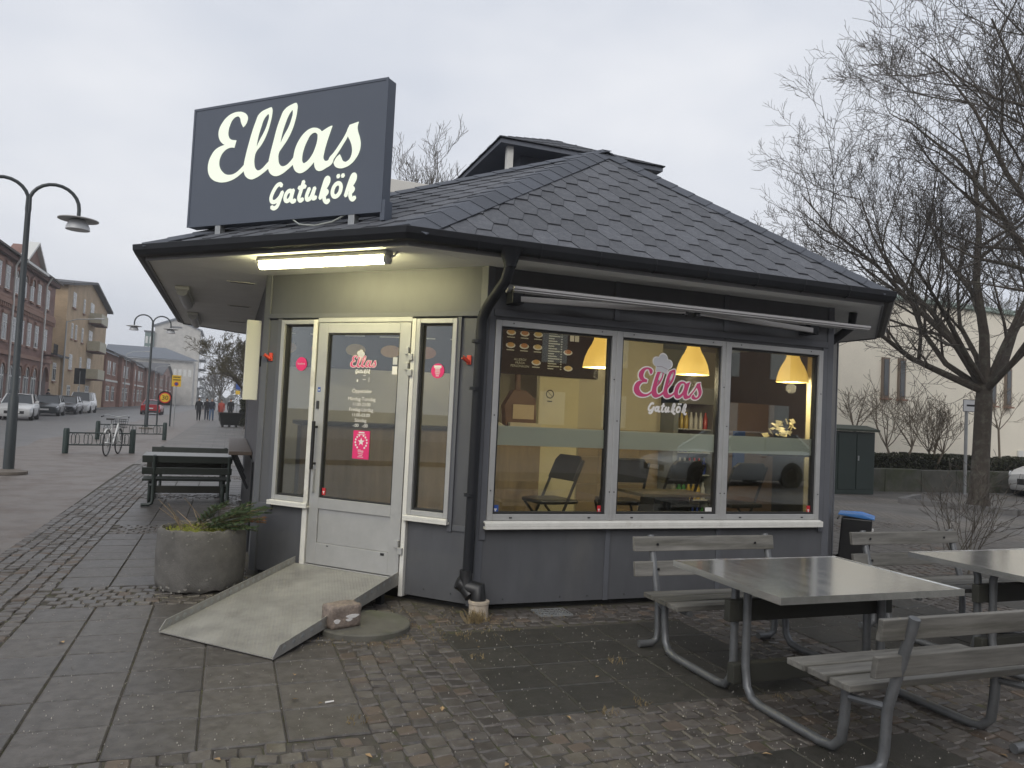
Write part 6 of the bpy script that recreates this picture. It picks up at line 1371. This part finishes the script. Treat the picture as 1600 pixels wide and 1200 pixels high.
# ================================================================== VEGETATION
m_bark = mat('bark', (.075, .062, .05), .95, var=.4, scale=14, c2=(.12, .115, .09), thr=(.5, .66), bump=1., bscale=35, bdist=.01); m_twg = mat('bare_twig', (.085, .075, .065), .9, var=.2, scale=3); m_twg2 = mat('olive_twig', (.10, .088, .055), .9, var=.25, scale=3); m_pale_t = mat('pale_twig', (.16, .13, .095), .9)
def tree(name, label, loc, seed, trunk_r=.2, fork=2.7, limbs=7, Ln=3.6, elev=(.35, 1.0), counts=(7, 6, 5, 4), bark=None, twig=None, shrink=.56, up=.25, group=None, stems=1, az0=None, spec=None, rmin=.0035, wig=.22):
    R = random.Random(seed); t = thing(name, label, 'tree' if name != 'bare_shrub' else 'shrub', loc, 0, group); tr = MB(); cr_ = MB()
    bark = bark or m_bark; twig = twig or m_twg
    def branch(p, d, ln, r, lv):
        k = 5 if lv == 0 else (4 if lv < 3 else 3); pts = [p.copy()]; dirs = [d.copy()]; q = p.copy(); dd_ = d.copy()
        for i in range(k):
            dd_ = (dd_ + Vector((R.uniform(-wig, wig), R.uniform(-wig, wig), R.uniform(-wig, wig) + up * (.55 if lv < 2 else .6)))).normalized(); q = q + dd_ * (ln / k); pts.append(q.copy()); dirs.append(dd_.copy())
        rad = [max(r * (1 - (.88 if lv < 2 else .75) * i / k), rmin * .8) for i in range(k + 1)]
        (tr if lv <= 1 else cr_).tube(pts, rad, 8 if lv == 0 else (6 if lv == 1 else (4 if lv == 2 else 3)), caps=False)
        if lv >= len(counts): return
        n = counts[lv]
        for i in range(n):
            f = .22 + .78 * (i + R.random() * .8) / n; x = min(f * k, k - .001); a = int(x); b = x - a; pos = pts[a].lerp(pts[a + 1], b); bd = dirs[a + 1]
            s = bd.orthogonal().normalized(); s = Matrix.Rotation(R.uniform(0, 6.283), 3, bd) @ s; ang = R.uniform(.5, 1.05); nd = (bd * math.cos(ang) + s * math.sin(ang)).normalized()
            branch(pos, nd, ln * shrink * R.uniform(.7, 1.2) * (1.12 - .45 * f), max(rad[a] * R.uniform(.45, .62), rmin), lv + 1)
    for sI in range(stems):
        off = Vector((R.uniform(-.1, .1), R.uniform(-.1, .1), 0)) * (stems > 1); ln_ = Vector((R.uniform(-.06, .06), R.uniform(-.06, .06), 1)) if stems == 1 else Vector((R.uniform(-.3, .3), R.uniform(-.3, .3), 1))
        P0 = [off + ln_ * (fork * f) for f in (0, .04, .15, .5, .85, 1.0)]; tr.tube([P - Vector((0, 0, .05 if i == 0 else 0)) for i, P in enumerate(P0)], [trunk_r * 1.75, trunk_r * 1.35, trunk_r * 1.08, trunk_r, trunk_r * .98, trunk_r * .85], 12, caps=True)
        top = P0[-1]
        for i in range(limbs):
            az = (az0[i] if az0 else 2 * PI * (i + R.uniform(-.25, .25)) / limbs + seed); el = R.uniform(*elev) if i < limbs - 1 or az0 else 1.25
            lf, rf = R.uniform(.85, 1.15), R.uniform(.36, .54)
            if spec: az, el, lf, rf = spec[i]
            d = Vector((math.cos(az) * math.cos(el), math.sin(az) * math.cos(el), math.sin(el))); branch(top - Vector((0, 0, R.uniform(0, .25) * fork * .3)), d, Ln * lf, trunk_r * rf, 0)
    tr.build('trunk', bark, t, True, world=False); cr_.build('crown', twig, t, True, world=False)
    return t
BIG = [(2.85, .38, 1.15, .52), (2.95, .85, 1.25, .5), (3.6, .5, 1.1, .42), (2.2, .55, 1.1, .42), (1.5, 1.38, 1.45, .72), (.0, .5, 1.1, .58), (-.5, .85, 1.2, .46), (4.6, .6, 1.05, .42), (1.0, .8, 1.1, .42), (2.6, 1.12, 1.4, .5), (5.4, 1.1, 1.2, .42)]
tree('bare_tree', 'big bare tree with spreading limbs in front of the cream hall', (13.75, 6.35, 0), 4, .175, 2.75, len(BIG), 4.3, (0, 1), (8, 6, 5, 5), spec=BIG, up=.2, rmin=.0048)
NEAR = [(2.5, .62, 1.2, .5), (2.9, .9, 1.3, .5), (2.75, .75, 1.35, .45), (3.4, .7, 1.15, .45), (2.0, .8, 1.1, .42), (1.5, 1.35, 1.3, .6), (.3, .6, 1.0, .5), (4.4, .8, 1.0, .42), (3.0, 1.15, 1.3, .5)]
tree('bare_tree', 'bare tree off the right edge whose branches reach in at the top right', (11.9, 2.2, 0), 12, .18, 3.2, len(NEAR), 4.6, (0, 1), (8, 6, 5, 5), spec=NEAR, up=.2, rmin=.0042)
for i, (x, y, sd, lab) in enumerate(((22.5, 15.5, 21, 'olive bare tree behind the big tree, nearer the kiosk'), (27.5, 14.8, 23, 'olive bare tree behind the big tree at the right edge'))): tree('bare_tree', lab, (x, y, 0), sd, .16, 2.6, 7, 3.6, (.6, 1.3), (7, 6, 5, 4), twig=m_twg2, up=.35, rmin=.006)
tree('bare_tree', 'slim bare tree top showing above the kiosk roof', (7.3, 33, 0), 31, .16, 10.0, 6, 4.8, (.9, 1.4), (6, 5, 4), up=.4, rmin=.012)
tree('bare_tree', 'olive-brown tree beside the kiosk on the street side', (-.7, 42, 0), 41, .2, 1.9, 9, 3.3, (.2, 1.1), (8, 6, 6, 4), twig=m_twg2, up=.15, rmin=.011)
for i, (x, y, sd) in enumerate(((-3.2, 120, 51), (.5, 150, 52), (-5.5, 185, 53))): tree('bare_tree', ('hazy bare tree along the far pavement, nearest', 'hazy bare tree along the far pavement, middle', 'hazy bare tree along the far pavement, farthest')[i], (x, y, 0), sd, .22, 2.5, 7, 4.2, (.5, 1.2), (6, 5, 5), up=.35, rmin=.022)
YT = (((14.35, 10.6), 61, 'young bare tree behind the green cabinet', 1, 1.2, 1.0), ((16.2, 10.75), 62, 'multi-stemmed young tree behind the low wall, left', 2, .8, 1.5), ((17.35, 10.7), 63, 'multi-stemmed young tree behind the low wall, right', 3, .7, 1.3), ((20.3, 10.7), 64, 'slender young tree right of the big trunk', 1, 1.5, 1.2))
for (p, sd, lab, stm, fk, ln) in YT: tree('young_tree', lab, (*p, .4), sd, .032, fk, 7, ln, (.6, 1.3), (5, 4), bark=m_pale_t, twig=m_pale_t, stems=stm, up=.2, rmin=.006, wig=.12)
tree('bare_shrub', 'leafless shrub twigs rising at the right edge behind the bench', (6.15, .65, 0), 71, .012, .12, 8, .95, (.7, 1.35), (4, 3), stems=2, up=.18, rmin=.003, wig=.16)
m_hleaf = mat('hedge_leaf', (.035, .038, .018), .7, rand=.5); 
def hedge(label, x0, x1, y0, y1, z0, z1, n, seed, sz=.035):
    R = random.Random(seed); t = thing('hedge', label, 'hedge', ((x0 + x1) / 2, (y0 + y1) / 2, 0)); g = MB()
    for k in range(n):
        f = R.random(); face = R.random()
        x = R.uniform(x0, x1); y = R.uniform(y0, y1); z = R.uniform(z0, z1)
        if face < .45: y = y0 + R.random() ** 2 * .12
        elif face < .8: z = z1 - R.random() ** 2 * .12 + .06 * math.sin(x * 2.1) * math.sin(x * .7)
        c = Vector((x, y, z)); a = Vector((R.gauss(0, 1), R.gauss(0, 1), R.gauss(0, 1))).normalized(); b = a.orthogonal().normalized(); c2_ = a.cross(b); s = sz * R.uniform(.6, 1.3); g.add([c - b * s, c + c2_ * s * .6, c + b * s, c - c2_ * s * .6], [(0, 1, 2, 3)])
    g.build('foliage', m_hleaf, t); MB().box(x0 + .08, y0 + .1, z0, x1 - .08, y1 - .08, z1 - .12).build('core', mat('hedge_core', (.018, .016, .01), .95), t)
hedge('clipped dark hedge behind the low concrete wall', 13.6, 21.6, 10.45, 11.4, .3, 1.0, 17000, 3)
hedge('low dark hedge by the black tub on the street side', -1.2, 1.5, 47, 50, .0, 1.7, 5000, 4, .08)
# far treeline closing the street, and the damp air
R = random.Random(8); g = MB()
for k in range(9000):
    x = R.uniform(-45, 60); y = 330 + R.uniform(0, 25); top = 7.5 + 3 * math.sin(x * .31) + 2 * math.sin(x * .83 + 1) ; z = R.random() ** .8 * top; s = R.uniform(.25, .7)
    c = Vector((x, y, z)); a = Vector((R.gauss(0, 1), R.gauss(0, 1), R.gauss(0, 1))).normalized(); b = a.orthogonal().normalized() * s; d = a.cross(b) * .6; g.add([c - b, c + d, c + b, c - d], [(0, 1, 2, 3)])
o = g.build('far_wood', mat('far_foliage', (.07, .068, .05), .9, rand=.4)); o['kind'] = 'stuff'; o['label'] = 'hazy line of trees closing the far end of the street'; o['category'] = 'trees'
hz = MB().box(-75, -55, -1.2, 75, 372, 32).build('haze', MATS['asphalt']); hz['kind'] = 'stuff'
hm = bpy.data.materials.new('haze'); hm.use_nodes = True; hn = hm.node_tree.nodes; hn.clear(); ho = hn.new('ShaderNodeOutputMaterial'); hv = hn.new('ShaderNodeVolumePrincipled'); hv.inputs['Color'].default_value = (.92, .94, .97, 1); hv.inputs['Density'].default_value = .0012; hv.inputs['Anisotropy'].default_value = .2
hm.node_tree.links.new(hv.outputs[0], ho.inputs['Volume']); hz.data.materials.clear(); hz.data.materials.append(hm)
